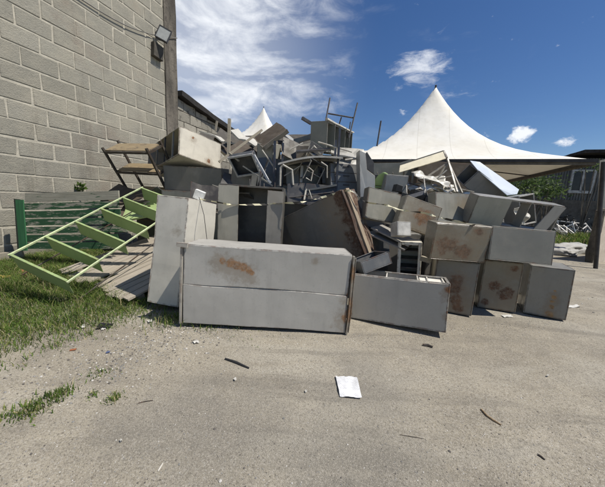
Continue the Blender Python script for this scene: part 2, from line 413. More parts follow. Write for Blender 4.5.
# ---- the tall block wall on the left and the lower wall that carries on from it
D = Vector((.32557, .94552, 0)); WB = Vector((-5.887, 5.004, 0)); WROT = math.atan2(D.y, D.x)
s = NT('concrete_block')
gi = s.n('ShaderNodeNewGeometry')
c = s.mix(gi.outputs['Random Per Island'], (.265, .252, .208), (.345, .328, .272))
c = s.mix(s.math('MULTIPLY', s.ss(s.noise(.8, 5, .6), .45, .7), .45), c, (.43, .39, .30))
c = s.mix(s.math('MULTIPLY', s.ss(s.noise(24, 6, .7), .45, .7), .35), c, (.19, .185, .16))
c = s.mix(s.math('MULTIPLY', s.ss(s.noise(.7, 6, .7, off=(3, 1, 2)), .54, .7), .4), c, (.27, .21, .165))
c = s.mix(s.math('MULTIPLY', s.ss(s.noise(2, 6, .65, stretch=(1, 1, .15)), .5, .75), .5), c, (.17, .16, .14))
c = s.mix(s.math('MULTIPLY', s.ss(s.noise(3.5, 8, .75, stretch=(.6, 1, 1.7), off=(9, 0, 2)), .48, .66), .38), c, (.42, .39, .31))
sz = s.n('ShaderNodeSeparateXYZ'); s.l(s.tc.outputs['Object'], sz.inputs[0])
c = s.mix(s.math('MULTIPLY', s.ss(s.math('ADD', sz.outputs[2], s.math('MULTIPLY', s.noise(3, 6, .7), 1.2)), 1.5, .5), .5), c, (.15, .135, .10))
c = s.mix(s.math('MULTIPLY', s.ss(s.noise(1.1, 7, .75, stretch=(1.6, 1, .22), off=(1, 5, 0)), .53, .66), .5), c, (.17, .155, .125))
hb = s.math('ADD', s.noise(40, 5, .7), s.math('MULTIPLY', s.noise(6, 4, .6), .8))
M_block = s.out(c, .93, s.bump(hb, .8, .02), spec=.2)
s = NT('wall_mortar')
c = s.mix(s.ss(s.noise(5, 6, .65), .35, .65), (.38, .355, .29), (.50, .465, .38))
M_mortar = s.out(c, .95, s.bump(s.noise(14, 6, .7), .8, .015), spec=.2)
s = NT('stained_render')
c = s.mix(s.ss(s.noise(2, 6, .7, stretch=(1, 1, .25)), .35, .65), (.075, .068, .058), (.19, .17, .14))
c = s.mix(s.ss(s.noise(7, 6, .7), .5, .75), c, (.055, .05, .045))
M_stain = s.out(c, .95, s.bump(s.noise(18, 6, .7), .9, .02), spec=.15)
s = NT('dark_old_block')
gi = s.n('ShaderNodeNewGeometry')
c = s.mix(gi.outputs['Random Per Island'], (.16, .15, .125), (.40, .375, .31))
c = s.mix(s.ss(s.noise(5, 6, .7), .5, .7), c, (.07, .062, .052))
M_oldblock = s.out(c, .95, s.bump(s.noise(18, 5, .7), .8, .02), spec=.15)

def courses(s0, s1, z0, ztop, ch, bl, jw, seed, topf=None, lean=.006):
    rr = random.Random(seed); mb = MB(); k = 0; z = z0
    while z < ztop:
        x = s0-(bl/2 if k % 2 else 0)-bl*rr.random()*.12
        while x < s1:
            l = bl*(.96+.08*rr.random()); a, b_ = max(x, s0), min(x+l-jw, s1)
            ok = b_-a > .06
            zt = z+ch-jw
            if topf:
                lim = topf((a+b_)/2)
                if z > lim-.05: ok = False
                zt = min(zt, lim)
            if ok:
                o = rr.uniform(-lean, lean); j = lambda: rr.uniform(-.015, .015)
                f = -.003+o*.5
                mb.hexa([(a+j(), f+j()*.12, z+j()), (b_+j(), f+j()*.12, z+j()), (b_, .17, z), (a, .17, z), (a+j(), f+j()*.12, zt+j()), (b_+j(), f+j()*.12, zt+j()), (b_, .17, zt), (a, .17, zt)])
            x += l
        z += ch; k += 1
    return mb
wall = empty('block_wall', 'tall grey concrete block wall rising out of the photo on the left', 'wall', WB, (0, 0, WROT))
courses(-7, 4.36, -.018, 7.9, .349, .62, .022, 3).build('blockwork', M_block, wall, bevel=.012)
MB().box(-7, 4.36, .007, .2, -.1, 7.9).build('mortar_bed', M_mortar, wall)
MB().box(4.14, 4.62, -.04, .32, -.1, 7.95).build('corner_pier', M_stain, wall, warp=.05, wf=1.6, cut=.18)
low = empty('gable_wall', 'dark weathered block wall behind the pile with a sloping top under a black roof edge', 'wall', WB+D*4.64, (0, 0, WROT))
def topf(x): return 4.62-.155*x if x < 2.6 else 4.22-.10*(x-2.6)
courses(0, 13, -.02, 4.7, .33, .6, .025, 5, topf, .012).build('blockwork', M_oldblock, low, bevel=.01)
mb = MB(); mb.slab([(0, .01, -.1), (13, .01, -.1), (13, .01, topf(13)), (2.6, .01, topf(2.6)), (0, .01, topf(0))], .18, nrm=Vector((0, -1, 0))); mb.build('mortar_bed', M_stain, low)
mb = MB()
for a, b_ in ((-.02, 2.6), (2.6, 13)):
    mb.bar((a, .05, topf(a)+.12), (b_, .05, topf(b_)+.12), .5, .17, up=(0, 0, 1))
mb.build('roof_edge', flat('black_felt', (.03, .028, .026), .9), low, warp=.03)

# things fixed to the tall wall
def onwall(px, py, out=0.):
    r = (FW+CX*((px-302.5)/CAM_F)-CU*((py-243.5)/CAM_F)); n = Vector((D.y, -D.x, 0)); t = (WB-EYE).dot(n)/r.dot(n)
    return EYE+r*t+n*out
M_black = flat('black_metal', (.03, .03, .03), .5); M_dgrey = flat('dark_grey_metal', (.07, .07, .072), .5)
fl = empty('floodlight', 'square glass floodlight high on the block wall near its stained corner', 'lamp', onwall(155.5, 35.5, .3), (R(-12), R(20), R(18)))
fl.scale = (.62,)*3
MB().box(-.26, .26, .0, .12, -.3, .3).build('housing', M_dgrey, fl, bevel=.01)
mb = MB(); [mb.box(*q) for q in ((-.28, -.24, -.03, .0, -.32, .32), (.24, .28, -.03, 0, -.32, .32), (-.24, .24, -.03, 0, .28, .32), (-.24, .24, -.03, 0, -.32, -.28))]
mb.build('rim', M_black, fl)
MB().box(-.24, .24, -.012, -.002, -.28, .28).build('glass', flat('frosted_glass', (.30, .31, .29), .25, .6, .1), fl)
MB().tube([(-.29, .05, -.05), (-.34, .1, -.05), (-.34, .24, -.1)], .02, 6).build('bracket', M_black, fl)
jb = onwall(155.5, 52, .0)
o = MB().box(-.17, .17, -.14, -.005, -.19, .19).build('junction_box', flat('old_brown_box', (.075, .068, .055), .8), loc=jb, rot=(0, R(4), WROT), bevel=.01, warp=.01)
tag(o, 'brown junction box fixed below the floodlight', 'box')
a, b_ = onwall(60, -14, .03), onwall(175.5, 38.5, .07)
pts = [a.lerp(b_, i/14)-Vector((0, 0, .25*math.sin(math.pi*i/14))) for i in range(15)]
tag(MB().tube(pts, .012, 6).build('wall_cable', flat('cable_grey', (.16, .155, .14), .6)), 'thin slack cable running across the top of the tall block wall', 'cable')
# sprig growing out of the wall
pl = empty('wall_plant', 'small green sprig growing out of the block wall above the planks', 'plant', onwall(82, 193, .02))
M_leaf = leafmat('sprig_leaf', (.09, .15, .03)); M_leafd = leafmat('bush_leaf', (.05, .085, .025)); M_leafl = leafmat('bush_leaf_light', (.10, .14, .045))
def leaf(mb, p, d, l, w, mi=0):
    d = Vector(d).normalized(); u = Vector((random.uniform(-1, 1), random.uniform(-1, 1), random.uniform(-1, 1))); x = d.cross(u).normalized()*w/2; p = Vector(p)
    b = len(mb.v); mb.v += [tuple(p), tuple(p+d*l*.4+x), tuple(p+d*l), tuple(p+d*l*.4-x)]; mb.face([b, b+1, b+2, b+3], mi)
mb = MB(); mt = MB()
for k in range(7):
    a = random.uniform(-1.3, 1.3); tip = Vector((.18*math.sin(a)+.06, -.12, .26*math.cos(a)*random.uniform(.6, 1)))
    mt.tube([(0, 0, 0), tuple(tip*.5+Vector((0, 0, .02))), tuple(tip)], [.006, .004, .002], 5)
    for j in range(9): leaf(mb, tip*random.uniform(.3, 1), (random.uniform(-1, 1), random.uniform(-1, .2), random.uniform(-.4, 1)), .09, .05)
mt.build('stem', M_leafd, pl); mb.build('leaves', M_leaf, pl)

# ---- tents
s = NT('tent_canvas')
c = s.mix(s.ss(s.noise(.6, 5, .65), .35, .7), (.74, .71, .62), (.82, .80, .73))
c = s.mix(s.math('MULTIPLY', s.ss(s.noise(3, 7, .75), .5, .75), .3), c, (.50, .46, .37))
sx = s.n('ShaderNodeSeparateXYZ'); s.l(s.tc.outputs['Object'], sx.inputs[0])
sm_ = s.ss(s.math('ABSOLUTE', s.math('SUBTRACT', s.math('FRACT', s.math('DIVIDE', sx.outputs[0], 1.14)), .5)), .484, .496)
c = s.mix(s.math('MULTIPLY', sm_, .35), c, (.42, .39, .32))
c = s.mix(s.math('MULTIPLY', s.ss(s.noise(2.2, 6, .7, stretch=(1, 1, .25), off=(2, 0, 0)), .52, .75), .3), c, (.52, .48, .38))
s.out(c, .8, s.bump(s.noise(1.0, 3, .5), .35, .1), spec=.2)
dtr = s.n('ShaderNodeBsdfTranslucent'); dtr.inputs[0].default_value = (.62, .52, .38, 1); mx = s.n('ShaderNodeMixShader'); mx.inputs[0].default_value = .03
o_ = [x for x in s.t.nodes if x.type == 'OUTPUT_MATERIAL'][0]; s.l(s.b.outputs[0], mx.inputs[1]); s.l(dtr.outputs[0], mx.inputs[2]); s.l(mx.outputs[0], o_.inputs[0])
M_canvas = s.m
M_pole = flat('tent_pole', (.045, .042, .04), .5)
def tent(name, label, corner, yaw, Lx, eave, peak, pw=2.4, legs=True):
    """square pavilion; local x runs left from its near right corner, y runs back"""
    rt = empty(name, label, 'tent', (corner[0], corner[1], 0), (0, 0, yaw))
    n = 28; mb = MB(); h = peak-eave
    def P(u, v):
        r = max(abs(u), abs(v)); rs = math.hypot(u, v)
        q = .5*(r+min(1, rs)); 
        z = eave+h*(.38*(1-r)+.62*max(0, 1-q)**pw)
        # the canvas sags between its ridges
        az = abs(abs(u)-abs(v))/(r+1e-6); z -= .22*az*r*(1-r)*2
        return (-(u+1)/2*Lx, (v+1)/2*Lx, z)
    idx = {}
    for j in range(n+1):
        for i in range(n+1):
            u = -1+2*i/n; v = -1+2*j/n
            u = math.copysign(abs(u)**1.35, u); v = math.copysign(abs(v)**1.35, v)
            idx[i, j] = len(mb.v); mb.v.append(P(u, v))
    for j in range(n):
        for i in range(n): mb.face([idx[i, j], idx[i+1, j], idx[i+1, j+1], idx[i, j+1]])
    c_ = mb.build('canopy', M_canvas, rt, smooth=True)
    ed = MB(); co = [(0, 0), (-Lx, 0), (-Lx, Lx), (0, Lx)]
    for i in range(4):
        a, b_ = co[i], co[(i+1) % 4]
        ed.bar((*a, eave-.02), (*b_, eave-.02), .07, .09)
        MB().bar((a[0]*.995, a[1]*.995+.01, eave-.10), (b_[0]*.995, b_[1]*.995+.01, eave-.10), .015, .07).build('valance', flat('valance_canvas', (.12, .11, .09), .9), rt) if legs else None
    ed.build('eave_frame', M_pole, rt)
    st = MB(); mid = (-Lx/2, Lx/2)
    for a in co: st.bar((*a, eave-.03), (*mid, eave+.45), .05, .05)
    for k in range(4):
        a, b_ = co[k], co[(k+1) % 4]; st.bar(((a[0]+b_[0])/2, (a[1]+b_[1])/2, eave-.03), (*mid, eave+.45), .04, .04)
    st.build('strut_frame', M_pole, rt)
    MB().tube([(*mid, eave+.4), (*mid, peak+.05)], .04, 8).build('mast', M_pole, rt)
    if legs:
        for a in co: MB().tube([(a[0]+(.5 if a == (0, 0) else 0), a[1], 0), (a[0]+(.15 if a == (0, 0) else 0), a[1], eave-.05)], .05, 10).build('leg', M_pole, rt)
    return rt
YAW = -R(19.5)
tent('peaked_tent', 'large cream peaked tent spreading behind the right half of the pile', (7.955, 7.62), YAW, 8.0, 3.0, 6.75)
p = at(277, 135, Y=24)
tent('peaked_tent', 'small far off white tent peak showing above the pile beside the gable wall', (p.x, p.y), YAW, 6.0, p.z-.2, at(260, 104, Y=27).z, legs=True)

# ---- building far right, behind the tent
s = NT('ribbed_wall_sheet')
c = s.mix(s.ss(s.noise(1.2, 6, .65), .35, .7), (.10, .105, .10), (.17, .17, .16)); c = s.mix(s.ss(s.noise(3, 6, .7, stretch=(1, 1, .2)), .55, .75), c, (.07, .065, .06))
M_rib = s.out(c, .7, s.bump(s.noise(20, 4, .6), .3, .01), spec=.3)
s = NT('rough_lower_wall'); c = s.mix(s.ss(s.noise(2.5, 6, .7), .35, .7), (.095, .085, .07), (.17, .155, .13)); M_lower = s.out(c, .95, s.bump(s.noise(9, 6, .7), .8, .04), spec=.15)
b0 = Vector((20.3, 20.3, 0)); RTOP = 5.0
def bloc(px, py):   # where a photo pixel meets the front of the workshop, in its own space
    n = Vector((math.sin(YAW), -math.cos(YAW), 0)); r = FW+CX*((px-302.5)/CAM_F)-CU*((py-243.5)/CAM_F)
    t = (b0-EYE).dot(n)/r.dot(n); q = EYE+r*t-b0
    return q.x*math.cos(YAW)+q.y*math.sin(YAW), q.z
RTOP = bloc(560, 158.5)[1]; ROOFX, ROOFZ = bloc(578, 156); ROOFZ += .1
bd = empty('workshop_building', 'dark ribbed workshop with a white framed window at the far right', 'building', b0, (0, 0, YAW))
mb = MB(); Lb = 26
for k in range(int(Lb/.16)):
    x = 9-k*.16; mb.box(x-.08, x, -.045, .05, 2.55, RTOP); mb.box(x-.16, x-.08, -.0, .05, 2.55, RTOP)
mb.build('ribbed_wall', M_rib, bd)
MB().box(9-Lb, 9, -.06, .1, 0, 2.55).build('lower_wall', M_lower, bd)
MB().slab([(9.5, -.7, ROOFZ), (ROOFX, -.7, ROOFZ), (ROOFX, 4, ROOFZ), (9.5, 4, ROOFZ)], .22).build('roof', flat('roof_dark', (.035, .032, .03), .9, .2, .4, 3), bd, warp=.05, cut=.9)
MB().box(9-Lb, 9, .1, 8, 0, RTOP-.1).build('hall_body', M_lower, bd)
def bwin(x, z0, z1, w):
    fr = MB(); t = .12
    for q in ((x-w, x-w+t, z0, z1), (x-t, x, z0, z1), (x-w+t, x-t, z0, z0+t*1.6), (x-w+t, x-t, z1-t, z1), (x-w/2-t/2, x-w/2+t/2, z0+t, z1-t)): fr.box(q[0], q[1], -.16, -.04, q[2], q[3])
    f = fr.build('window', flat('window_white', (.42, .42, .40), .6), bd)
    MB().box(x-w+t, x-t, -.10, -.08, z0+t, z1-t).build('pane', flat('window_dark', (.02, .022, .025), .25, .5), f)
BW = bd
wx1, wz1 = bloc(596, 170); wx0, wz0 = bloc(567, 193)
bwin(wx1, wz0, wz1, wx1-wx0)
bwin(wx1+4.2, wz0, wz1, 3)

# ================================================================== the pile
POSE = {
    'A': ((-0.385, 3.111, 0.481), (-0.031, 0.019, 0.011), (1.865, 0.504, 0.911)),
    'B': ((1.253, 3.259, 0.324), (-0.012, -0.042, -0.352), (1.117, 0.33, 0.596)),
    'C': ((-1.633, 3.619, 0.735), (-0.123, 0.045, -0.171), (0.434, 0.716, 1.376)),
    'DE': ((0.457, 4.504, 0.876), (0.117, -0.414, -0.692), (1.26, 0.458, 1.263)),
    'P': ((-0.837, 4.346, 0.843), (0.001, 0.016, 0.011), (0.989, 0.451, 1.669)),
    'G': ((1.254, 4.394, 1.463), (-0.186, 0.161, 0.288), (0.622, 0.14, 0.5)),
    'G2': ((1.693, 5.461, 1.903), (0.056, 0.0, 0.189), (0.474, 0.493, 0.347)),
    'K1': ((1.775, 4.21, 1.34), (-0.098, 0.288, -0.006), (0.599, 0.2, 0.473)),
    'K2': ((2.425, 4.469, 1.481), (-0.172, -0.011, 0.333), (0.784, 0.16, 0.497)),
    'K3': ((3.428, 4.44, 1.471), (0.265, 0.06, 0.127), (1.572, 0.199, 0.46)),
    'L': ((3.666, 5.705, 1.995), (0.549, 0.464, 0.227), (0.869, 0.396, 0.38)),
    'X': ((-2.988, 6.664, 2.348), (-0.221, 0.181, 0.883), (1.02, 1.545, 0.64)),
    'X2': ((-2.477, 6.253, 1.844), (0.077, 0.015, -0.127), (1.373, 0.496, 0.535)),
    'O1': ((2.099, 3.617, 1.05), (0.069, 0.028, 0.037), (0.757, 0.241, 0.494)),
    'O2': ((2.919, 3.782, 1.019), (-0.122, 0.037, -0.029), (0.841, 0.592, 0.456)),
    'O3': ((2.343, 4.034, 0.389), (-0.014, 0.015, -0.382), (0.532, 0.868, 0.755)),
    'O4': ((3.03, 3.972, 0.381), (-0.017, -0.008, -0.347), (0.486, 0.297, 0.748)),
    'O5': ((3.71, 3.921, 0.374), (-0.005, -0.019, -0.535), (0.477, 0.57, 0.731)),
    'T1': ((-0.836, 6.038, 2.406), (0.203, 0.101, -0.311), (0.375, 0.399, 0.507)),
    'T2': ((-0.333, 6.189, 2.438), (-0.326, -0.082, 0.007), (0.375, 0.397, 0.462)),
    'T4': ((0.005, 6.497, 2.508), (-0.535, -0.207, -0.127), (0.351, 0.395, 0.461)),
    'T5': ((0.897, 6.202, 2.448), (-0.039, -0.096, 0.554), (0.555, 0.395, 0.355)),
    'T6': ((0.232, 5.936, 1.964), (-0.376, -0.141, -0.05), (0.641, 0.399, 0.446)),
    'T7': ((-1.264, 5.845, 1.867), (0.012, 0.141, -0.498), (0.56, 0.396, 0.389)),
    'V': ((0.606, 6.438, 2.875), (0.017, -0.126, 1.17), (2.056, 0.346, 0.567)),
    'J': ((0.711, 5.465, 1.933), (-0.145, -0.024, 0.254), (0.646, 0.446, 0.532)),
    'N1': ((4.141, 5.198, 1.529), (-0.094, -0.229, 0.169), (0.347, 0.35, 0.556)),
    'M': ((2.533, 5.929, 2.459), (0.421, -0.243, -0.673), (0.779, 0.592, 0.04)),
    'S2': ((-1.402, 5.921, 2.426), (0.674, 0.58, -0.257), (0.611, 0.572, 0.03)),
    'OC': ((1.73, 4.173, 0.483), (-0.003, -0.061, -0.353), (0.34, 0.396, 0.944)),
    'DR': ((0.934, 3.571, 0.708), (-0.175, -0.335, 0.293), (0.429, 0.401, 0.167)),
    'CT': ((1.465, 3.986, 1.139), (-0.256, 0.014, 0.167), (0.217, 0.2, 0.206)),
    'SH1': ((1.53, 4.35, 1.003), (0.053, 0.334, -0.608), (0.452, 0.491, 0.02)),
    'AA': ((-3.045, 4.243, 0.797), (0.315, -0.462, 1.236), (2.15, 0.934, 0.37)),
    'Y': ((-3.766, 6.414, 1.913), (0.561, 0.017, -0.307), (1.247, 0.424, 1.255)),
    'Z': ((-4.265, 4.84, 0.873), (-0.101, -0.076, -0.095), (2.18, 0.06, 1.029)),
    'BB': ((-2.737, 3.901, 0.391), (0.123, -0.765, 1.105), (0.794, 1.345, 0.115)),
    'Q': ((-1.187, 5.322, 2.131), (0.696, -0.149, -0.286), (0.533, 0.1, 0.445)),
    'S': ((-0.796, 5.949, 2.84), (0.735, 0.41, -1.152), (0.799, 0.604, 0.05)),
}

G_CAB = 'scrapped steel cabinets in the pile'
def cab(key, name, label, cat, mat, opens='', ribs=None, door=None, warp=.007, seed=0, group=G_CAB, back=None, t=.012, pose=None, lip=.028, ribmat=None, drawers=0, ribpart='shelf'):
    """folded sheet steel box. Faces: l r f b d t. opens = faces left open, ribs = (axis, fractions, depth inset), door = (face, count, axis)"""
    loc, rot, dim = pose or POSE[key]
    w, dp, h = dim; e = Euler(rot); base = Vector(loc)+e.to_matrix()@Vector((0, 0, -h/2))
    rt = empty(name, label, cat, base, rot, group)
    X0, X1, Y0, Y1, Z0, Z1 = -w/2, w/2, -dp/2, dp/2, 0, h
    mb = MB()
    if 'l' not in opens: mb.box(X0, X0+t, Y0, Y1, Z0, Z1)
    if 'r' not in opens: mb.box(X1-t, X1, Y0, Y1, Z0, Z1)
    if 'd' not in opens: mb.box(X0+t, X1-t, Y0, Y1, Z0, Z0+t)
    if 't' not in opens: mb.box(X0+t, X1-t, Y0, Y1, Z1-t, Z1)
    if 'f' not in opens: mb.box(X0+t, X1-t, Y0, Y0+t, Z0+t, Z1-t)
    if 'b' not in opens: mb.box(X0+t, X1-t, Y1-t, Y1, Z0+t, Z1-t)
    for o in opens:
        if o in 'fb':
            y0, y1 = (Y0, Y0+t) if o == 'f' else (Y1-t, Y1)
            mb.box(X0+t, X0+lip, y0, y1, Z0+t, Z1-t); mb.box(X1-lip, X1-t, y0, y1, Z0+t, Z1-t)
            mb.box(X0+lip, X1-lip, y0, y1, Z0+t, Z0+lip); mb.box(X0+lip, X1-lip, y0, y1, Z1-lip, Z1-t)
        if o in 'lr':
            x0, x1 = (X0, X0+t) if o == 'l' else (X1-t, X1)
            mb.box(x0, x1, Y0+t, Y0+lip, Z0+t, Z1-t); mb.box(x0, x1, Y1-lip, Y1-t, Z0+t, Z1-t)
            mb.box(x0, x1, Y0+lip, Y1-lip, Z0+t, Z0+lip); mb.box(x0, x1, Y0+lip, Y1-lip, Z1-lip, Z1-t)
        if o in 'dt':
            z0, z1 = (Z0, Z0+t) if o == 'd' else (Z1-t, Z1)
            mb.box(X0+t, X0+lip, Y0+t, Y1-t, z0, z1); mb.box(X1-lip, X1-t, Y0+t, Y1-t, z0, z1)
            mb.box(X0+lip, X1-lip, Y0+t, Y0+lip, z0, z1); mb.box(X0+lip, X1-lip, Y1-lip, Y1-t, z0, z1)
    mb.build('carcass', mat, rt, warp=warp, seed=seed, cut=.24, bevel=.004)
    if ribs:
        ax, fr = ribs[0], ribs[1]; k = ribs[2] if len(ribs) > 2 else .02; tt = .014
        for q in fr:
            m2 = MB()
            if ax == 'x': c = X0+w*q; m2.box(c-tt/2, c+tt/2, Y0+k, Y1-t-.002, Z0+t+.002, Z1-t-.002)
            if ax == 'z': c = Z0+h*q; m2.box(X0+t+.002, X1-t-.002, Y0+k, Y1-t-.002, c-tt/2, c+tt/2)
            if ax == 'y': c = Y0+dp*q; m2.box(X0+t+.002, X1-t-.002, c-tt/2, c+tt/2, Z0+t+.002, Z1-k)
            m2.build(ribpart, ribmat or mat, rt, warp=warp*.8, seed=seed, cut=.3)
    if door:
        fc, n, ax = door[:3]; gap = .004; dt = .014
        for i in range(n):
            a, b_ = i/n, (i+1)/n
            if fc == 'f':
                x0, x1, z0, z1 = X0+.008, X1-.008, Z0+.008, Z1-.008
                if ax == 'z': z0, z1 = z0+(Z1-Z0-.016)*a+gap*(i > 0), z0+(Z1-Z0-.016)*b_-gap*(i < n-1)
                else: x0, x1 = x0+(X1-X0-.016)*a+gap*(i > 0), x0+(X1-X0-.016)*b_-gap*(i < n-1)
                dd = MB().box(x0, x1, Y0-dt-.002, Y0-.002, z0, z1).build('drawer_front' if drawers else 'door', mat, rt, warp=warp, seed=seed+i*.07*(warp > 0), cut=.24, bevel=.004)
                if drawers:
                    xc = (x0+x1)/2; MB().bar((xc-.06, Y0-dt-.012, z1-.05), (xc+.06, Y0-dt-.012, z1-.05), .015, .02).build('handle', M_dgrey, dd)
    return rt

C_GREY = (.40, .415, .42); C_PALE = (.62, .63, .62); C_MID = (.27, .28, .275); C_DARK = (.13, .14, .145); C_GREEN = (.30, .32, .29)
# --- front row
A = POSE['A'][2]
pA = paint('paint_long_cabinet', (.40, .402, .395), 1, .12, blobs=((-.50, -A[1]/2, .75, .085), (-.41, -A[1]/2, .725, .085), (-.34, -A[1]/2, .71, .09), (-.27, -A[1]/2, .69, .085), (-.21, -A[1]/2, .66, .07), (-.17, -A[1]/2, .63, .05), (A[0]/2, -A[1]/2, .2, .10), (A[0]/2, -A[1]/2, .45, .06), (A[0]/2-.4, -A[1]/2, .86, .03)), rough=.42, dirt=.45, rustcol=(.19, .105, .05))
c = cab('A', 'steel_cabinet', 'long grey steel cupboard lying on its side in front, with a brown rust patch', 'cabinet', pA, door=('f', 2, 'z'), seed=1, warp=.016)
l_ = MB(); w, dp, h = A
l_.box(-w/2-.022, -w/2-.002, -dp/2-.03, -dp/2+.02, .0, h+.01); l_.box(-w/2-.055, -w/2+.06, -dp/2-.05, -dp/2-.018, h-.035, h+.012)
l_.build('bent_flange', paint('flange_grey', (.36, .35, .33), 2, .5), c, warp=.01, seed=3, cut=.15)
l_ = MB(); l_.box(w/2+.002, w/2+.022, -dp/2-.028, -dp/2+.03, .0, h-.01); l_.box(w/2+.03, w/2+.036, -dp/2-.03, -dp/2+.05, .02, h-.03)
l_.build('bent_flange', paint('flange_rusty', (.34, .335, .31), 4, .95, ((w/2, -dp/2, .3, .25), (w/2, -dp/2, .7, .15)), rustcol=(.19, .105, .05)), c, warp=.012, seed=5, cut=.12)
B = POSE['B'][2]
pB = paint('paint_open_case', (.40, .398, .385), 6, .1, blobs=((B[0]/2, -B[1]/2, .52, .07), (B[0]/2, -B[1]/2, .25, .04)), dirt=.3)
cab('B', 'open_case', 'low grey steel bookcase on its back in front, its white edged compartments facing up', 'bookcase', pB, opens='t', ribs=('x', (.13, .37, .70, .80, .955)), seed=6, ribmat=paint('shelf_white', (.66, .66, .63), 3, .1), ribpart='divider')
MB().box(B[0]*.22, B[0]*.5-.03, -B[1]/2+.03, B[1]/2-.03, B[2]-.05, B[2]-.035).build('inner_panel', paint('inner_white', (.74, .74, .70), 3, .05), bpy.data.objects['open_case'], warp=.004)
pC = paint('paint_white_locker', (.56, .555, .52), 7, .08, blobs=((.1, -.3, 1.0, .05),), dirt=.35, rough=.4)
C = cab('C', 'tall_locker', 'tall off white locker standing upright between the planks and the long cupboard', 'locker', pC, seed=8, warp=.016)
pD = paint('paint_dark_side', (.155, .157, .155), 9, .05, blobs=tuple((.60, -.23, z, .16) for z in (1.2, 1.02, .8, .6, .4))+tuple((.63, y, z, .3) for y in (-.15, .1) for z in (.2, .55, .9, 1.15)), rough=.5, rustcol=(.055, .028, .016))
DE = cab('DE', 'tilted_cabinet', 'dark grey cabinet propped on edge in the middle, its end eaten by brown rust', 'cabinet', pD, seed=10, warp=.012)
w, dp, h = POSE['DE'][2]
MB().box(w/2+.005, w/2+.035, -dp/2+.12, -dp/2+.22, .02, h+.01).build('batten', wood('pale_batten', (.36, .30, .22), (.22, .165, .11), 3, 2), DE, warp=.01, cut=.2)
MB().box(w/2+.003, w/2+.02, -dp/2-.0, -dp/2+.07, -.01, h-.02).build('rusty_flange', paint('rust_all', (.05, .028, .018), 11, .2, rough=.8), DE, warp=.02, cut=.12, wf=4)
# --- opened upright cabinet behind the long one
pP = paint('paint_open_cab_shade', (.10, .10, .095), 12, .15);  # whole carcass darkened, the unlit inside put into its paint
P = cab('P', 'upright_cabinet', 'tall grey cabinet standing open behind the long cupboard, inside painted dark as shade', 'cabinet', pP, opens='f', seed=12)
w, dp, h = POSE['P'][2]
MB().box(-w/2+.0, -w/2+.31, -dp/2-.03, -dp/2-.015, .0, h-.02).build('door', paint('paint_door_pale', (.40, .395, .35), 13, .15), P, warp=.008, cut=.25)
MB().box(w/2-.24, w/2, -dp/2-.04, -dp/2-.02, .0, h-.06).build('door', paint('paint_door_grey', (.27, .26, .24), 14, .15), P, warp=.014, cut=.25)
# --- right hand stack
pO3 = paint('paint_o3', (.20, .195, .175), 21, .3, blobs=((.02, -.43, .5, .12), (.0, -.43, .36, .15), (.05, -.43, .2, .14), (.09, -.43, .08, .12)), rough=.33, rustcol=(.10, .055, .03))
cab('O3', 'steel_cabinet', "cabinet with a long brown rust run, leftmost in the right stack's bottom row", 'cabinet', pO3, seed=21)
pO4 = paint('paint_o4', (.225, .215, .185), 22, .3, blobs=((.09, -.15, .28, .15), (-.06, -.15, .38, .13), (.14, -.15, .66, .08), (-.15, -.15, .1, .1)), rough=.35, rustcol=(.08, .04, .022))
cab('O4', 'steel_cabinet', "brownish cabinet with dark rust spots, middle of the right stack's bottom row", 'cabinet', pO4, seed=22)
pO5 = paint('paint_o5', (.255, .255, .24), 23, .12, blobs=((.06, -.28, .05, .08), (.06, -.28, .16, .07), (.07, -.28, .3, .05), (.06, -.28, .24, .05), (.07, -.28, .40, .03)), rough=.3, rustcol=(.20, .12, .05))
cab('O5', 'steel_cabinet', 'shiny grey cabinet with an orange rust streak, rightmost in the bottom row', 'cabinet', pO5, seed=23)
pO1 = paint('paint_o1', (.19, .183, .155), 24, .35, blobs=((-.2, -.12, .2, .22), (.05, -.12, .12, .16), (.2, -.12, .42, .1)), rough=.3, rustcol=(.10, .06, .035))
cab('O1', 'steel_cabinet', "stained olive grey cabinet lying on top of the right stack's two rusty ones", 'cabinet', pO1, seed=24)
pO2 = paint('paint_o2', (.145, .15, .142), 25, .05, rough=.45, dirt=.2)
cab('O2', 'steel_cabinet', 'clean dark slate cabinet lying across the two right hand cabinets of the bottom row', 'cabinet', pO2, seed=25)
# --- second tier right
cab('G', 'steel_cabinet', 'tilted dusty green grey cabinet just right of the rusty brown end', 'cabinet', paint('paint_g', (.23, .23, .20), 30, .1), seed=30)
cab('G2', 'steel_cabinet', 'small blue grey cabinet behind the dusty tilted one, below the tent', 'cabinet', paint('paint_g2', (.15, .17, .19), 31, .05), seed=31)
cab('K1', 'steel_cabinet', 'tilted square cabinet with a broad orange rust stain on its right half', 'cabinet', paint('paint_k1', (.33, .315, .265), 32, .35, blobs=((.08, -.18, .27, .26), (.22, -.18, .14, .14), (-.22, -.18, .1, .05)), rustcol=(.14, .07, .03)), seed=32)
cab('K2', 'steel_cabinet', 'wide grey cabinet with a round dull patch beside the long open case', 'cabinet', paint('paint_k2', (.24, .24, .215), 33, .1, blobs=((.28, -.2, .34, .15),), rustcol=(.13, .125, .10)), seed=33)  # darker round patch mixed into the colour near its right edge
K3 = cab('K3', 'open_shelving_case', 'long grey case on its side, panelled at its left and empty at its right', 'bookcase', paint('paint_k3', (.29, .285, .26), 34, .1, rough=.28), opens='fb', ribs=('x', (.36, .62)), seed=34, ribpart='divider')
w, dp, h = POSE['K3'][2]
MB().box(-w/2, -w/2+w*.37, -dp/2-.016, -dp/2-.002, .004, h-.004).build('panel', paint('paint_k3p', (.33, .335, .29), 35, .1, rough=.28), K3, warp=.012, cut=.2)
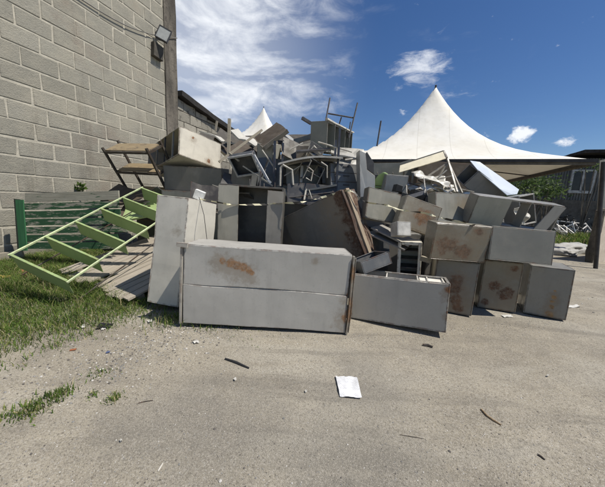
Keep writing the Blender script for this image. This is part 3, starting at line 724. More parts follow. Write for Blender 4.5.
MB().slab([(w/2-.38, -dp/2-.02, 0), (w/2-.14, -dp/2-.02, 0), (w/2+.01, -dp/2-.02, h-.02), (w/2-.22, -dp/2-.02, h-.02)], .012, nrm=Vector((0, -1, 0))).build('end_plate', paint('paint_k3e', (.33, .335, .33), 36, .1), K3)
cab('L', 'steel_cabinet', 'blue grey cabinet tipped over at the top right with its bright top in the sun', 'cabinet', paint('paint_l', (.20, .215, .23), 37, .03, rough=.4), opens='l', seed=37, ribs=('x', (.5,)))
P_ = [at(x_, y_, Y=Y_) for x_, y_, Y_ in ((470, 160.5, 5.75), (480, 162, 5.8), (519, 189.5, 5.55), (517, 194, 5.4), (507, 195, 5.35), (478, 170, 5.38))]
lid = MB().slab([p-P_[0] for p in P_], .012, nrm=Vector((0, -.3, 1))).build('sunlit_paint_lid', flat('paint_lid_sunlit', (.56, .61, .66), .35, .5, .06, 2), loc=P_[0], warp=.006, cut=.2)  # sunlit brightness of the cabinet top put into the lid colour
tag(lid, 'metal lid painted sunlit pale blue on top of the tipped blue grey cabinet', 'lid')
cab('N1', 'small_open_case', 'small dark open case standing upright inside the right end of the pile', 'case', paint('paint_n1', (.24, .25, .25), 38, .1), opens='f', seed=38)
cab('J', 'drawer_cabinet', 'slate blue drawer cabinet in the shade below the row of upright slabs', 'cabinet', paint('paint_j', (.15, .16, .17), 39, .05), door=('f', 3, 'z'), drawers=1, seed=39, warp=.003)
cab('OC', 'open_cupboard', 'small off white cupboard with black slatted inside behind the low bookcase', 'cupboard', paint('paint_oc', (.78, .77, .70), 40, .15), opens='f', ribs=('z', (.28, .42, .56, .70, .84), .06), seed=40, ribmat=paint('shelf_dark', (.05, .05, .052), 4, .1), lip=.05)
cab('DR', 'pulled_out_drawer', 'loose dark drawer with a white top edge lying tilted beside the rusty end', 'drawer', paint('paint_dr', (.11, .12, .135), 41, .05), opens='t', seed=41)
cab('CT', 'small_carton', 'small pale square box wedged under the orange stained cabinet', 'box', flat('carton_pale', (.50, .49, .45), .7), seed=42, warp=.004, group=None)
for k, (dz, dx, lab) in enumerate(((0, 0, 'thin grey shelf sheet, upper of the two sticking out above the small white cupboard'), (-.07, -.06, 'thin grey shelf sheet, lower of the two sticking out above the small white cupboard'))):
    loc, rot, dim = POSE['SH1']
    o = MB().box(-.36, .3, -.25, .25, -.012, .012).build('shelf_sheet', paint('paint_sheet%d' % k, (.33, .33, .32), 43+k, .2), loc=Vector(loc)+Vector((dx, 0, dz)), rot=(rot[0]+.03*k, rot[1]-.04*k, rot[2]), warp=.01, cut=.2)
    tag(o, lab, 'sheet', 'shelf sheets sticking out of the pile')
# --- left part
w, dp, h = POSE['X'][2]
X = cab('X', 'steel_cabinet', 'big whitish cabinet tipped high on the left with its ribbed inside towards the wall', 'cabinet', paint('paint_x', (.50, .485, .43), 50, .12, blobs=((.2, -dp/2, .1, .07), (-.2, -dp/2, .5, .05)), dirt=.8, rough=.5), opens='l', seed=50, warp=.012)
for q in (.2, .45, .7): MB().bar((-w/2+.02, -dp/2+dp*q, .02), (-w/2+.02, -dp/2+dp*q, h-.02), .03, .03).build('rib', M_dgrey if q == .45 else paint('rib_grey%d' % (q*10), (.25, .26, .25), 5, .2), X)
cab('X2', 'steel_cabinet', 'wide dark grey cabinet lying right under the big whitish tipped one', 'cabinet', paint('paint_x2', (.18, .178, .165), 51, .08), seed=51)
# open metal rack with wooden shelves by the wall
loc, rot, dim = POSE['Y']; w, dp, h = dim; e = Euler(rot)
Y = empty('angle_iron_rack', 'rusty black rack with three pale wooden shelves leaning towards the block wall', 'shelf rack', Vector(loc)+e.to_matrix()@Vector((0, 0, -h/2)), rot)
M_iron = paint('black_iron', (.045, .038, .032), 52, .5, rough=.6)
for sx in (-1, 1):
    for sy in (-1, 1): MB().box(sx*w/2-.022, sx*w/2+.022, sy*dp/2-.022, sy*dp/2+.022, 0, h+.08).build('post', M_iron, Y, warp=.012, cut=.3)
M_wsh = wood('pale_shelf_wood', (.34, .27, .165), (.20, .15, .09), 2, 0, worn=(.11, .09, .07), thr=.56)
for k, z in enumerate((.12, .62, 1.0)):
    mb = MB(); zz = h*z
    for sy in (-1, 1): mb.box(-w/2+.024, w/2-.024, sy*dp/2-.018, sy*dp/2+.018, zz-.045, zz)
    for sx in (-1, 1): mb.box(sx*w/2-.018, sx*w/2+.018, -dp/2+.024, dp/2-.024, zz-.045, zz)
    f_ = mb.build('shelf_frame', M_iron, Y, warp=.008, cut=.3)
    MB().box(-w/2+.02, w/2-.02, -dp/2+.02, dp/2-.02, zz+.002, zz+.02).build('board', M_wsh, f_, warp=.008, cut=.3)
# light green rack
loc, rot, dim = POSE['AA']; w, dp, h = dim; e = Euler(rot)
AA = empty('green_shelf_rack', 'light green metal shelving fallen on its back in the grass on the left', 'shelf rack', Vector(loc)+e.to_matrix()@Vector((0, 0, -h/2)), rot)
M_lg_lit = paint('light_green_lit', (.56, .67, .42), 54, .15, rough=.4, dirt=.2)  # rack green lightened, sunlit edges painted into the rails
M_lg_shade = paint('light_green_shade', (.30, .41, .19), 53, .15, rough=.45, dirt=.3)  # same green darkened, shade on the shelves painted in
for z in (h, 0.0):
    for sy in (-1, 1):
        rh = .011 if z else .007
        MB().box(-w/2-.015, w/2+.05, sy*dp/2-rh, sy*dp/2+rh, z-rh, z+rh).build('rail', M_lg_lit if z else M_iron, AA, warp=.004, cut=.4)
for k in range(6):
    x = -w/2+w*k/5
    MB().box(x-.004, x+.004, -dp/2+.016, dp/2-.016, h*.36, h-.002).box(x-.014, x+.014, -dp/2+.016, dp/2-.016, h, h+.02).build('shelf', M_lg_shade, AA, warp=.005, cut=.4)
# weathered green plank panel
loc, rot, dim = POSE['Z']; w, dp, h = dim; e = Euler(rot)
Z = empty('timber_screen', 'screen of weathered horizontal planks with flaking green paint standing against the block wall', 'screen', Vector(loc)+e.to_matrix()@Vector((0, 0, -h/2)), rot)
M_plank = [wood('flaking_plank%d' % k, (.36, .345, .28), (.24, .225, .175), k*3+1, 0, worn=(.03, .085, .04), thr=t_) for k, t_ in enumerate((.58, .45, .43, .42, .44, .40, .41))]
n = 7
for k in range(n):
    z1 = h-k*h/n; z0 = z1-h/n+.028; x0 = -w/2+(.14 if k else .18); x1 = w/2-random.uniform(0, .25)
    MB().box(x0, x1, -.014, .014, max(0, z0), z1+(.04 if k == 0 else 0)).build('plank', M_plank[k], Z, warp=.008, cut=.3, seed=k)
MB().box(-w/2, -w/2+.16, -.035, -.016, 0, h-.08).build('green_board', wood('green_board_paint', (.05, .17, .075), (.035, .12, .055), 4, 2), Z, warp=.006, cut=.3)
MB().box(-w/2-.03, -w/2-.003, -.04, .05, 0, h-.06).build('post', flat('dark_post', (.03, .04, .03), .8), Z)
MB().box(w/2-.5, w/2-.38, .016, .06, 0, h).build('post', flat('dark_post', (.03, .04, .03), .8), Z)
# grey pallet under the green rack
loc, rot, dim = POSE['BB']
pal = empty('plank_pallet', 'grey weathered plank pallet sloping under the green shelving', 'pallet', (-2.215, 3.303, .02), (R(0), R(-15), R(59)))
pw, pd = 1.9, 2.3
for k in range(14):
    y0 = pd*k/14; MB().box(-random.uniform(0, .1)+(.35 if k in (6, 11) else 0), pw, y0+.012, y0+pd/14-.012, .06, .085).build('plank', wood('pallet_grey%d' % (k % 4), (.46, .41, .335), (.27, .235, .185), k % 4, 0), pal, warp=.012, cut=.25, seed=k)
for x in (.15, .95, 1.75): MB().box(x-.04, x+.04, 0, pd, 0, .058).build('bearer', wood('pallet_bearer', (.22, .19, .15), (.14, .12, .09), 6, 1), pal)
# --- what stands out of sight inside the heap and carries the upper pieces
hid = [((-2.55, 6.0, .78), (0, 0, .1), (1.0, .6, 1.55)), ((-1.35, 5.9, .85), (0, 0, -.05), (1.1, .6, 1.7)), ((-.1, 6.0, .9), (0, 0, .08), (1.1, .7, 1.8)),
       ((1.15, 5.95, .85), (0, 0, 0), (1.1, .7, 1.7)), ((1.6, 5.1, .5), (0, 0, .05), (1.1, .6, 1.0)), ((2.75, 5.2, .56), (0, 0, .03), (1.0, .9, 1.1)), ((3.9, 5.15, .56), (0, 0, -.06), (1.1, .6, 1.1)), ((3.9, 6.1, .65), (0, 0, .1), (1.2, .7, 1.3)),
       ((2.5, 6.3, .8), (0, 0, 0), (1.3, .7, 1.6)), ((-.6, 7.0, 1.1), (0, 0, 0), (1.4, .7, 2.2)), ((.8, 7.0, 1.15), (0, 0, .1), (1.3, .7, 2.3)), ((-2.2, 7.1, 1.0), (0, 0, 0), (1.6, .7, 2.0)), ((-3.55, 6.75, .55), (0, 0, .2), (1.0, .8, 1.1))]
hm = [paint('paint_inner%d' % k, (.17+.03*k, .17+.03*k, .165+.03*k), 60+k, .3) for k in range(4)]
hl = ['under the big whitish tipped one', 'behind the opened upright one', 'behind the blue rack', 'under the slate blue drawers', 'behind the dusty tilted one', 'under the wide one with the dull patch', 'under the long open case', 'furthest right under the tipped blue grey one',
      'under the fallen cream table', 'at the back below the brown plate', 'at the back below the row of upright slabs', 'at the back beside the gable wall', 'under the black rack by the block wall']
hid.append((tuple(at(314, 172, Y=6.55)), (0, .05, .1), (1.5, .5, .75))); hl.append('filling the back of the blue rack')
for k, (p, q) in enumerate(zip(hid, hl)):
    cab(None, 'steel_cabinet', 'shaded cabinet in the heap, '+q, 'cabinet', hm[k % 4], pose=p, seed=70+k)
G_TOP = 'pieces on top of the heap'
cab('T1', 'steel_cabinet', 'narrow light grey cabinet standing high up between the brown plates and the blue posts', 'cabinet', paint('paint_t1', (.34, .35, .33), 80, .1), seed=80)
cab('T2', 'steel_cabinet', 'grey green square cabinet high up just right of the blue posts', 'cabinet', paint('paint_t2', (.26, .28, .26), 81, .1), seed=81)
# row of upright slabs: a bookcase lying on its side
pV = paint('paint_v', (.19, .205, .195), 82, .1)
V_ = cab('V', 'bookcase', 'grey bookcase on its side on top, its shelves standing like a row of slabs', 'bookcase', pV, opens='f', ribs=('x', (.2, .4, .6, .8), -.03), seed=82, warp=.004, ribmat=pV)
w, dp, h = POSE['V'][2]
MB().box(-w/2-.1, w/2, -dp/2-.03, -dp/2+.02, h+.002, h+.03).build('edge_strip', paint('strip_white', (.62, .62, .58), 5, .1), V_, warp=.012, cut=.2)
cab('T4', 'steel_cabinet', 'small mid grey cabinet wedged left of the row of slabs', 'cabinet', paint('paint_t4', (.24, .245, .235), 180, .2), seed=180)
cab('T5', 'steel_cabinet', 'grey cabinet end stacked over the slate blue drawers', 'cabinet', paint('paint_t5', (.25, .25, .235), 181, .2), seed=181)
cab('T6', 'drawer_cabinet', 'grey two drawer cabinet standing behind the blue rack shelves', 'cabinet', paint('paint_t6', (.20, .21, .205), 182, .2), door=('f', 2, 'z'), drawers=1, seed=182)
cab('T7', 'steel_cabinet', 'slate grey cabinet tipped below the open box with the pale rim', 'cabinet', paint('paint_t7', (.13, .14, .15), 183, .2), seed=183)
# tray, plates
M_rim = paint('rim_bluewhite', (.50, .53, .58), 83, .05)
loc, rot, dim = POSE['Q']; w, dp, h = dim
Q = cab('Q', 'open_box', 'open square metal box with a pale blue rim, tipped forward above the opened cabinet', 'box', paint('paint_q', (.06, .07, .085), 83, .05), opens='f', seed=83, warp=.003)
mb = MB(); t = .035
for q in ((-w/2, w/2, 0, t), (-w/2, w/2, h-t, h), (-w/2, -w/2+t, t, h-t), (w/2-t, w/2, t, h-t)): mb.box(q[0], q[1], -dp/2-.02, -dp/2-.003, q[2], q[3])
mb.build('rim', M_rim, Q)
M_brown = paint('brown_plate', (.085, .068, .05), 84, .5, rough=.7)
def plate(key, name, label, mat, k=1.0, group=None, edge=None, grow=(0, 0)):
    loc, rot, dim = POSE[key]; w, dp, h = dim
    rt = empty(name, label, 'panel', loc, rot, group)
    mb = MB().box(-w/2-grow[0], w/2+grow[0], -dp/2-grow[1], dp/2+grow[1], -.012, .012); mb.build('sheet', mat, rt, warp=.03, wf=1.6, cut=.15)
    if edge:
        mb = MB(); mb.box(w/2+grow[0]+.002, w/2+grow[0]+.02, -dp/2-grow[1], dp/2+grow[1], -.05, .03); mb.box(-w/2-grow[0], w/2+grow[0], -dp/2-grow[1]-.02, -dp/2-grow[1]-.002, -.05, .02)
        mb.build('edge', edge, rt, warp=.03, wf=1.6, cut=.15)
    return rt
plate('S', 'bent_plate', 'dark brown bent plate sticking up into the sky right of the far tent peak', M_brown, edge=paint('plate_edge', (.26, .24, .20), 6, .4))
plate('S2', 'brown_plate', 'square dark brown plate tilted above the open box with the pale rim', paint('brown_plate2', (.07, .055, .042), 85, .5, rough=.75), edge=paint('plate_edge2', (.34, .30, .24), 7, .2))
M_beam = wood('weathered_beam', (.40, .36, .28), (.27, .24, .185), 5, 0)
def stick(name, label, cat, pts, r, mat, group=None, box=False):
    rt_pts = [at(*p[:2], Y=p[2]) for p in pts]; o = rt_pts[0]
    mb = MB()
    if box:
        for a, b_ in zip(rt_pts, rt_pts[1:]): mb.bar(a-o, b_-o, r*2, r*2)
    else: mb.tube([p-o for p in rt_pts], r, 8)
    ob = mb.build(name, mat, loc=o); return tag(ob, label, cat, group)
stick('wooden_batten', 'long pale batten slanting across the two brown plates', 'batten', [(219, 162, 5.45), (262, 130, 6.0)], .022, M_beam, box=True)
stick('wooden_post', 'short grey upright post in front of the gable wall', 'post', [(228.5, 158, 5.7), (229.5, 119, 5.8)], .028, M_beam, box=True)
stick('wooden_post', 'small pale peg leaning on the dark roof edge of the gable wall', 'post', [(215.5, 131, 6.5), (217, 121, 6.5)], .02, M_beam, box=True)
stick('metal_strut', 'thin pale strut under the brown plates left of the open box', 'strut', [(229, 153, 5.3), (239, 161, 5.2)], .016, M_beam, box=True)
stick('metal_strut', 'pale blue strut running down from the open box to the blue posts', 'strut', [(254, 155, 5.0), (268, 180, 4.9), (271, 183, 4.9)], .018, M_rim, box=True)
stick('metal_strut', 'long thin pale strut crossing below the open box rim', 'strut', [(243, 166, 5.3), (273, 186, 5.1)], .012, paint('strut_pale', (.45, .44, .40), 8, .1), box=True)
# crumpled white roof sheets behind
def crumple(name, label, cat, c, sx, sy, rot, mat, seed, amp=.08, group=None):
    mb = MB(); n = 20
    for j in range(n+1):
        for i in range(n+1):
            p = Vector(((i/n-.5)*sx, (j/n-.5)*sy, 0)); q = noise.noise_vector(Vector((p.x*2.2/max(sx, .5)*1.3+seed*5, p.y*2.8/max(sy, .5)*1.3, seed)))
            mb.v.append(tuple(p+Vector((q.x*amp*.6, q.y*amp*.6, q.z*amp*2.2))))
    k = len(mb.v)
    for j in range(n):
        for i in range(n): a = j*(n+1)+i; mb.face([a, a+1, a+n+2, a+n+1])
    o = mb.build(name, mat, loc=c, rot=rot, smooth=True); md = o.modifiers.new('thickness', 'SOLIDIFY'); md.thickness = .006
    return tag(o, label, cat, group)
def bent(name, label, cat, c, sx, sy, rot, mat, seed, amp=.08, group=None):
    rr = random.Random(seed*7+1); mb = MB(); cuts = [0, rr.uniform(.2, .4), rr.uniform(.6, .85), 1]; x = 0; z = 0; an = rr.uniform(-.35, .1); P = [(0, 0)]
    for i in range(3):
        l = (cuts[i+1]-cuts[i])*sx; x += l*math.cos(an); z += l*math.sin(an); P.append((x, z)); an += rr.uniform(-.9, .9)*min(1, amp*9)
    sk = rr.uniform(-.12, .12)*sy
    for i, (x, z) in enumerate(P): mb.v += [(x-sx/2+sk*(i == 3), -sy/2, z), (x-sx/2, sy/2-sk*(i == 0), z)]
    for i in range(3): mb.face([2*i, 2*i+2, 2*i+3, 2*i+1])
    # folded rims along the two long edges
    k = len(mb.v)
    for i, (x, z) in enumerate(P): mb.v += [(x-sx/2+sk*(i == 3), -sy/2, z-.035), (x-sx/2, sy/2-sk*(i == 0), z-.035)]
    for i in range(3): mb.face([2*i, 2*i+2, k+2*i+2, k+2*i]); mb.face([2*i+1, 2*i+3, k+2*i+3, k+2*i+1])
    o = mb.build(name, mat, loc=c, rot=rot, warp=.02, wf=1.7, cut=.15, seed=seed); md = o.modifiers.new('thickness', 'SOLIDIFY'); md.thickness = .006
    return tag(o, label, cat, group)
M_alu = paint('bare_aluminium', (.66, .66, .64), 90, 0, rough=.3, metal=.35, dirt=.2)
M_wsheet = paint('white_sheet', (.50, .50, .47), 91, .05)
M_darksheet = paint('dark_corrugated', (.06, .056, .05), 92, .4, rough=.8)
bent('roof_sheet', 'crumpled white sheet lying between the gable wall and the upright post', 'sheet', at(222, 137, Y=7.2), 1.0, .5, (R(8), R(12), 0), M_wsheet, 2)
bent('roof_sheet', 'torn white sheet under the slanting batten', 'sheet', at(247, 136, Y=7.0), .7, .5, (R(20), R(25), 0), M_wsheet, 3)
for k, (px, py, sx, sy, ry, lab) in enumerate(((240, 139, 1.2, .8, 8, 'dark bent roof sheet just below the far tent peak'), (224, 148, 1.5, .9, 14, 'dark bent roof sheet left of the brown plates'), (255, 150, 1.5, 1.2, 20, 'dark bent sheet deep behind the square brown plate'), (300, 138, 1.2, .7, -6, 'dark sheet behind the grey green square cabinet'))):
    bent('dark_sheet', lab, 'sheet', at(px, py, Y=7.6-.1*k), sx, sy, (R(32), R(ry), R(10)), M_darksheet, 10+k, .07, 'dark roof sheets at the back of the heap')
bent('grey_sheet', 'pale grey sheet sloping down from the brown bent plate to the row of slabs', 'sheet', at(296, 141, Y=6.9), 1.1, .35, (R(18), R(22), 0), paint('grey_sheet', (.40, .41, .40), 93, .1), 21, .04)
# --- blue rack
M_blue = paint('blue_rack_paint', (.03, .042, .07), 94, .1, rough=.45)
r0 = Vector((-.58, 5.15, 0)); rk = empty('blue_rack', 'dark blue steel rack with bent shelves standing in the middle of the heap', 'shelf rack', r0)
def rl(px, py, Y): return at(px, py, Y=Y)-r0
for px, top, Y_ in ((275, 141, 5.15), (283, 143, 5.55), (340, 128, 5.15), (336, 140, 5.55)):
    t_ = rl(px, top, Y_); b_ = Vector((t_.x+.02, t_.y, -r0.z))
    pm = MB(); pm.bar(b_, t_, .042, .04, up=(0, 1, 0)); pm.build('post', M_blue, rk)
for (x0, y0, x1, y1, mt, sag) in ((278, 163, 343, 157, paint('bent_shelf_pale', (.50, .50, .48), 95, .1), .07), (284, 190, 337, 184, paint('bent_shelf_dark', (.14, .155, .165), 96, .1), .04)):
    a, b_ = rl(x0, y0, 5.0), rl(x1, y1, 5.0); mb = MB(); n = 14
    for j, (dy, dz) in enumerate(((0, -.035), (0, 0), (.48, .015), (.48, -.03))):
        for i in range(n+1):
            p = a.lerp(b_, i/n)+Vector((0, dy, dz+sag*math.sin(math.pi*i/n)*(1 if sag > .05 else -.6))); mb.v.append(tuple(p))
    for j in range(3):
        for i in range(n): q = j*(n+1)+i; mb.face([q, q+1, q+n+2, q+n+1])
    o = mb.build('shelf', mt, rk, warp=.008); md = o.modifiers.new('thickness', 'SOLIDIFY'); md.thickness = .008
def frame_piece(label, pts, r, mat, group='bent white frame pieces in the heap', name='tube_scrap'):
    return stick(name, label, 'frame piece', pts, r, mat, group)
M_tl0 = paint('tube_grey', (.27, .27, .25), 104, .3)
M_ct = paint('dark_tube', (.05, .052, .058), 99, .3)
M_wtube = paint('white_tube', (.44, .44, .41), 97, .15, rough=.4)
frame_piece('white bent tube frame standing left on the dark blue rack shelf', [(280, 186, 4.95), (280.5, 168, 4.95), (283, 165, 4.95), (292, 170, 4.95), (293, 185, 4.95)], .02, M_wtube)
frame_piece('white bracket lying on top of the bent pale shelf', [(314, 156, 5.2), (309, 152, 5.2), (314, 146, 5.2), (321, 154, 5.2)], .018, M_wtube)
frame_piece('thin white strip leaning behind the bent pale shelf at its middle', [(301, 183, 5.2), (302, 166, 5.3)], .03, M_wtube)
frame_piece('white hook shaped piece hanging under the bent pale shelf', [(307, 166, 5.0), (313, 171, 5.0), (311, 181, 4.95), (306, 178, 4.95)], .012, M_wtube)
frame_piece('small white angle piece under the right end of the bent pale shelf', [(321, 162, 5.0), (327, 166, 5.0), (327, 178, 5.0)], .014, M_wtube)
for k, (x0, x1, y0, y1, lab) in enumerate(((286, 299, 166, 184, 'dull grey upright sheet behind the white bent tube frame'), (303, 318, 165, 186, 'dark green grey sheet standing between the two rack shelves'), (322, 334, 165, 183, 'black grey sheet at the right between the two rack shelves'), (296, 312, 146, 158, 'dark brown box side above the bent pale shelf'))):
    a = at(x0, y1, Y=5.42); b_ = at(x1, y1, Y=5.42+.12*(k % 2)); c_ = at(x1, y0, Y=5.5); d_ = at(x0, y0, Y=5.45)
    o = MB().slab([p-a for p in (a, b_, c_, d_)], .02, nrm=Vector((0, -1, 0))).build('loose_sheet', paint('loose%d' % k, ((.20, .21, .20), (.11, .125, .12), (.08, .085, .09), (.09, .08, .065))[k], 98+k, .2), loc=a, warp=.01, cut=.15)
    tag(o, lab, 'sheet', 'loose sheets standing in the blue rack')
for k, (x, y, x2, y2, r_, mk, lab) in enumerate((
    (289, 203, 286, 191, .013, 0, 'short pale tube end furthest left under the dark rack shelf'), (304, 200, 306, 189, .018, 0, 'pale upright tube end under the middle of the dark rack shelf'), (312, 199, 309, 190, .009, 0, 'thin pale rod right of the upright tube end under the dark rack shelf'),
    (287, 198, 334, 192, .012, 1, 'dark level rod behind the barrier tape under the rack'), (296, 152, 330, 149, .03, 1, 'dark bar lying level above the bent pale shelf'), (318, 142, 352, 152, .014, 0, 'pale rod lying along the foot of the row of slabs'),
    (268, 160, 258, 186, .014, 1, 'dark rod leaning left of the blue posts'), (262, 150, 276, 170, .014, 0, 'pale rod leaning on the left blue post'), (345, 160, 362, 158, .02, 0, 'pale edge strip lying above the slate blue drawers'), (289, 150, 303, 143, .012, 0, 'thin pale strip above the grey green square cabinet'),
    (300, 178, 334, 171, .010, 1, 'thin dark rod slanting between the two rack shelves'), (284, 176, 300, 166, .010, 0, 'thin pale rod slanting at the left between the two rack shelves'))):
    frame_piece(lab, [(x, y, 4.9+.25*(k > 3)), (x2, y2, 5.0+.2*(k > 3))], r_, (M_wtube, M_ct)[mk], 'loose rods and tubes round the blue rack')
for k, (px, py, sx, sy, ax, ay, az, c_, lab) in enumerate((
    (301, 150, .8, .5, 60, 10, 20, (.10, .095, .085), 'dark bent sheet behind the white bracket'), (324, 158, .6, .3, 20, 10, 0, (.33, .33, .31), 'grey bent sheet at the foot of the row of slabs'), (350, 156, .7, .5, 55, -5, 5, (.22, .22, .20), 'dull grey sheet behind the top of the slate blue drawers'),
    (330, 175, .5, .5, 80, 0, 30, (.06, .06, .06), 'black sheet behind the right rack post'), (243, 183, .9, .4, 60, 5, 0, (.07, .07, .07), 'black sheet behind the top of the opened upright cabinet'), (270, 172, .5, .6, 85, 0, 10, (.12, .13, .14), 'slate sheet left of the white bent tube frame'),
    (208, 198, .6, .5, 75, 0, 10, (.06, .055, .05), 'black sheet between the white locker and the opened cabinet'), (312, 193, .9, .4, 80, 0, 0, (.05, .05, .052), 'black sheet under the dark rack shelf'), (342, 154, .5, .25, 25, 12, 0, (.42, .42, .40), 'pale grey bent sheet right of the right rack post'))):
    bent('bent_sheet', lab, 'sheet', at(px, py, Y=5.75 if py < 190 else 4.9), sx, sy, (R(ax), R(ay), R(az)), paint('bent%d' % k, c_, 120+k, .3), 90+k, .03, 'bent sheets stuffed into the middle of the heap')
def tube_chair(label, px, py, Y_, rot, sc, seat_c, tube_m):
    rt = empty('broken_chair', label, 'chair', at(px, py, Y=Y_), tuple(R(a) for a in rot), 'broken chairs jammed into the heap'); rt.scale = (sc,)*3
    for x in (-.2, .2):
        MB().tube([(x, -.22, 0), (x, -.2, .42), (x, -.16, .45), (x, .16, .45), (x, .2, .42), (x, .26, 0)], .014, 7).build('leg_frame', tube_m, rt)
        MB().tube([(x, .16, .45), (x, .22, .6), (x, .27, .85)], .014, 7).build('back_tube', tube_m, rt)
    MB().tube([(-.2, -.2, .2), (.2, -.2, .2)], .011, 6).build('stretcher', tube_m, rt)
    MB().box(-.21, .21, -.2, .19, .466, .482).build('seat', seat_c, rt, warp=.01, cut=.12, bevel=.004)
    MB().box(-.2, .2, .235, .25, .66, .86).build('backrest', seat_c, rt, warp=.01, cut=.12, bevel=.004)
M_ply = flat('chair_dark_plastic', (.10, .10, .10), .5); M_pl2 = flat('chair_grey_plastic', (.16, .17, .18), .5)
for k, (px, py, Y_, rot, lab) in enumerate(((306, 180, 5.2, (15, 20, 30), 'broken tube chair lying on the dark rack shelf'), (262, 178, 5.15, (160, 10, 40), 'broken tube chair upside down left of the blue posts'), (418, 190, 5.3, (120, -20, -30), 'broken tube chair under the left end of the cream table'),
        (352, 163, 5.9, (180, 15, 10), 'broken tube chair upside down above the slate blue drawers'), (140, 207, 5.9, (70, 30, 60), 'broken tube chair lying below the black rack'), (384, 182, 5.9, (95, 0, 160), 'broken tube chair behind the green chair back'), (213, 200, 4.6, (100, 20, 80), 'broken tube chair squeezed beside the opened upright cabinet'))):
    tube_chair(lab, px, py, Y_, rot, .8, (M_ply, M_pl2)[k % 2], (M_tl0, M_ct, M_wtube)[k % 3])
# --- upturned chair frame, poles on top
wo = at(326, 130, Y=6.6); wr = empty('chair_frame', 'upturned dark tubular chair frame standing against the sky on top', 'chair frame', wo)
def wp(px, py, Y_): return at(px, py, Y=Y_)-wo
MB().tube([wp(323.5, 133, 6.4), wp(330, 98, 6.6)], .017, 8).build('leg', M_ct, wr)
MB().tube([wp(349, 138, 6.4), wp(357.5, 103, 6.6)], .017, 8).build('leg', M_ct, wr)
MB().tube([wp(336, 134, 6.9), wp(341.5, 117, 6.7)], .015, 8).build('leg', M_ct, wr)
MB().tube([wp(348, 138, 6.9), wp(350.5, 122, 6.9)], .013, 8).build('leg', M_ct, wr)
MB().tube([wp(328, 113.5, 6.55), wp(354, 118, 6.55)], .017, 8).build('crossbar', M_ct, wr)
MB().tube([wp(337, 131, 6.8), wp(351, 133, 6.8)], .015, 8).build('crossbar', M_ct, wr)
stick('metal_pole', 'lone dark pole end sticking up against the sky at the edge of the tent', 'pole', [(377, 146, 7.0), (381, 121, 7.1)], .02, M_ct)
stick('metal_bar', 'short dark bar jutting out to the left of the row of slabs', 'bar', [(302, 118, 5.9), (311, 123.5, 6.0), (314, 124, 6.0)], .028, M_ct, box=True)
stick('metal_bar', 'dark blue black bar lying level left of the row of slabs', 'bar', [(294, 142, 6.3), (311, 137, 6.3)], .05, paint('bar_blue', (.05, .07, .09), 9, .1), box=True)
# --- white gusset panels right of the drawers
def panel(name, label, pts, Y_, mat, t=.03, cat='panel', group=None, depth=None):
    P_ = [at(px, py, Y=Y_+(dy[0] if dy else 0)) for px, py, *dy in pts]; o = P_[0]
    ob = MB().slab([p-o for p in P_], t, nrm=Vector((0, -1, 0))).build(name, mat, loc=o, warp=.008, cut=.15, bevel=.003)
    return tag(ob, label, cat, group)
M_lpan = paint('light_panel', (.46, .48, .49), 101, .1)
panel('folded_panel', 'tall light grey folded panel standing right of the blue drawers', [(360, 197), (375, 196), (375, 176), (367, 170), (365.5, 153), (359.5, 150)], 4.95, M_lpan, .3)
panel('dark_plate', 'small dark pointed plate between the folded panel and the green chair back', [(367, 169), (374, 174), (374, 163), (367, 152), (364, 155)], 5.4, M_dgrey, .05)
panel('shaded_board', 'wide dull green grey board under the left edge of the tent', [(373, 163), (400, 163), (412, 159), (412, 176), (374, 176)], 6.4, paint('dull_board', (.16, .17, .155), 102, .1), .05)
# green plastic chair back
gc = empty('plastic_chair', 'lime green plastic chair back poking up behind the dusty tilted cabinet', 'chair', at(382, 186, Y=5.3))
mb = MB(); n = 14; rows = 8
for j in range(rows+1):
    v = j/rows
    for i in range(n+1):
        u = -1+2*i/n; wdt = .155*(1-.35*v**3); z = .25*v-.05*(u*u)*v; mb.v.append((u*wdt, .06*u*u-.09*v, z))
for j in range(rows):
    for i in range(n):
        a = j*(n+1)+i; mb.face([a, a+1, a+n+2, a+n+1])
o = mb.build('backrest', NT('lime_plastic').out((.24, .34, .13), .5), gc, smooth=True); md = o.modifiers.new('t', 'SOLIDIFY'); md.thickness = .012
MB().box(-.15, .15, -.0, .3, -.04, -.01).build('seat', o.data.materials[0], gc, bevel=.01)
# --- fallen cream table and scrap
loc, rot, dim = POSE['M']; w, dp, h = dim; e = Euler(rot)
mo = Vector(loc); mr = empty('fallen_table', 'cream topped table tipped over on top of the heap in front of the tent', 'table', mo)
P_ = [at(x_, y_, Y=Y_)-mo for x_, y_, Y_ in ((399, 172.5, 5.6), (446, 158.5, 5.6), (443, 151.5, 5.8), (400, 165.5, 5.8))]
MB().slab(P_, .02, nrm=Vector((0, -1, .6))).build('tabletop', paint('cream_laminate', (.76, .72, .57), 103, .02), mr)
M_tl = paint('table_leg', (.27, .26, .23), 104, .3)
def mp(px, py, Y_): return at(px, py, Y=Y_)-mo
for a, b_, nm in (((443.5, 151.5, 5.9), (462, 193, 5.3), 'leg'), ((447, 157, 5.75), (457, 192, 5.2), 'leg'), ((401, 171, 5.7), (446, 157.5, 5.7), 'rail'), ((400, 165, 6.1), (443.5, 151, 6.0), 'rail'), ((443.5, 151, 6.0), (447, 158, 5.7), 'rail'), ((449, 161, 5.7), (438, 177, 5.6), 'brace'), ((428, 176, 5.6), (446, 164, 5.7), 'brace'), ((413, 168, 5.8), (412, 188, 5.7), 'leg'), ((404, 170, 5.8), (403, 186, 5.9), 'leg')):
    MB().bar(mp(*a), mp(*b_), .03, .03).build(nm, M_tl, mr)
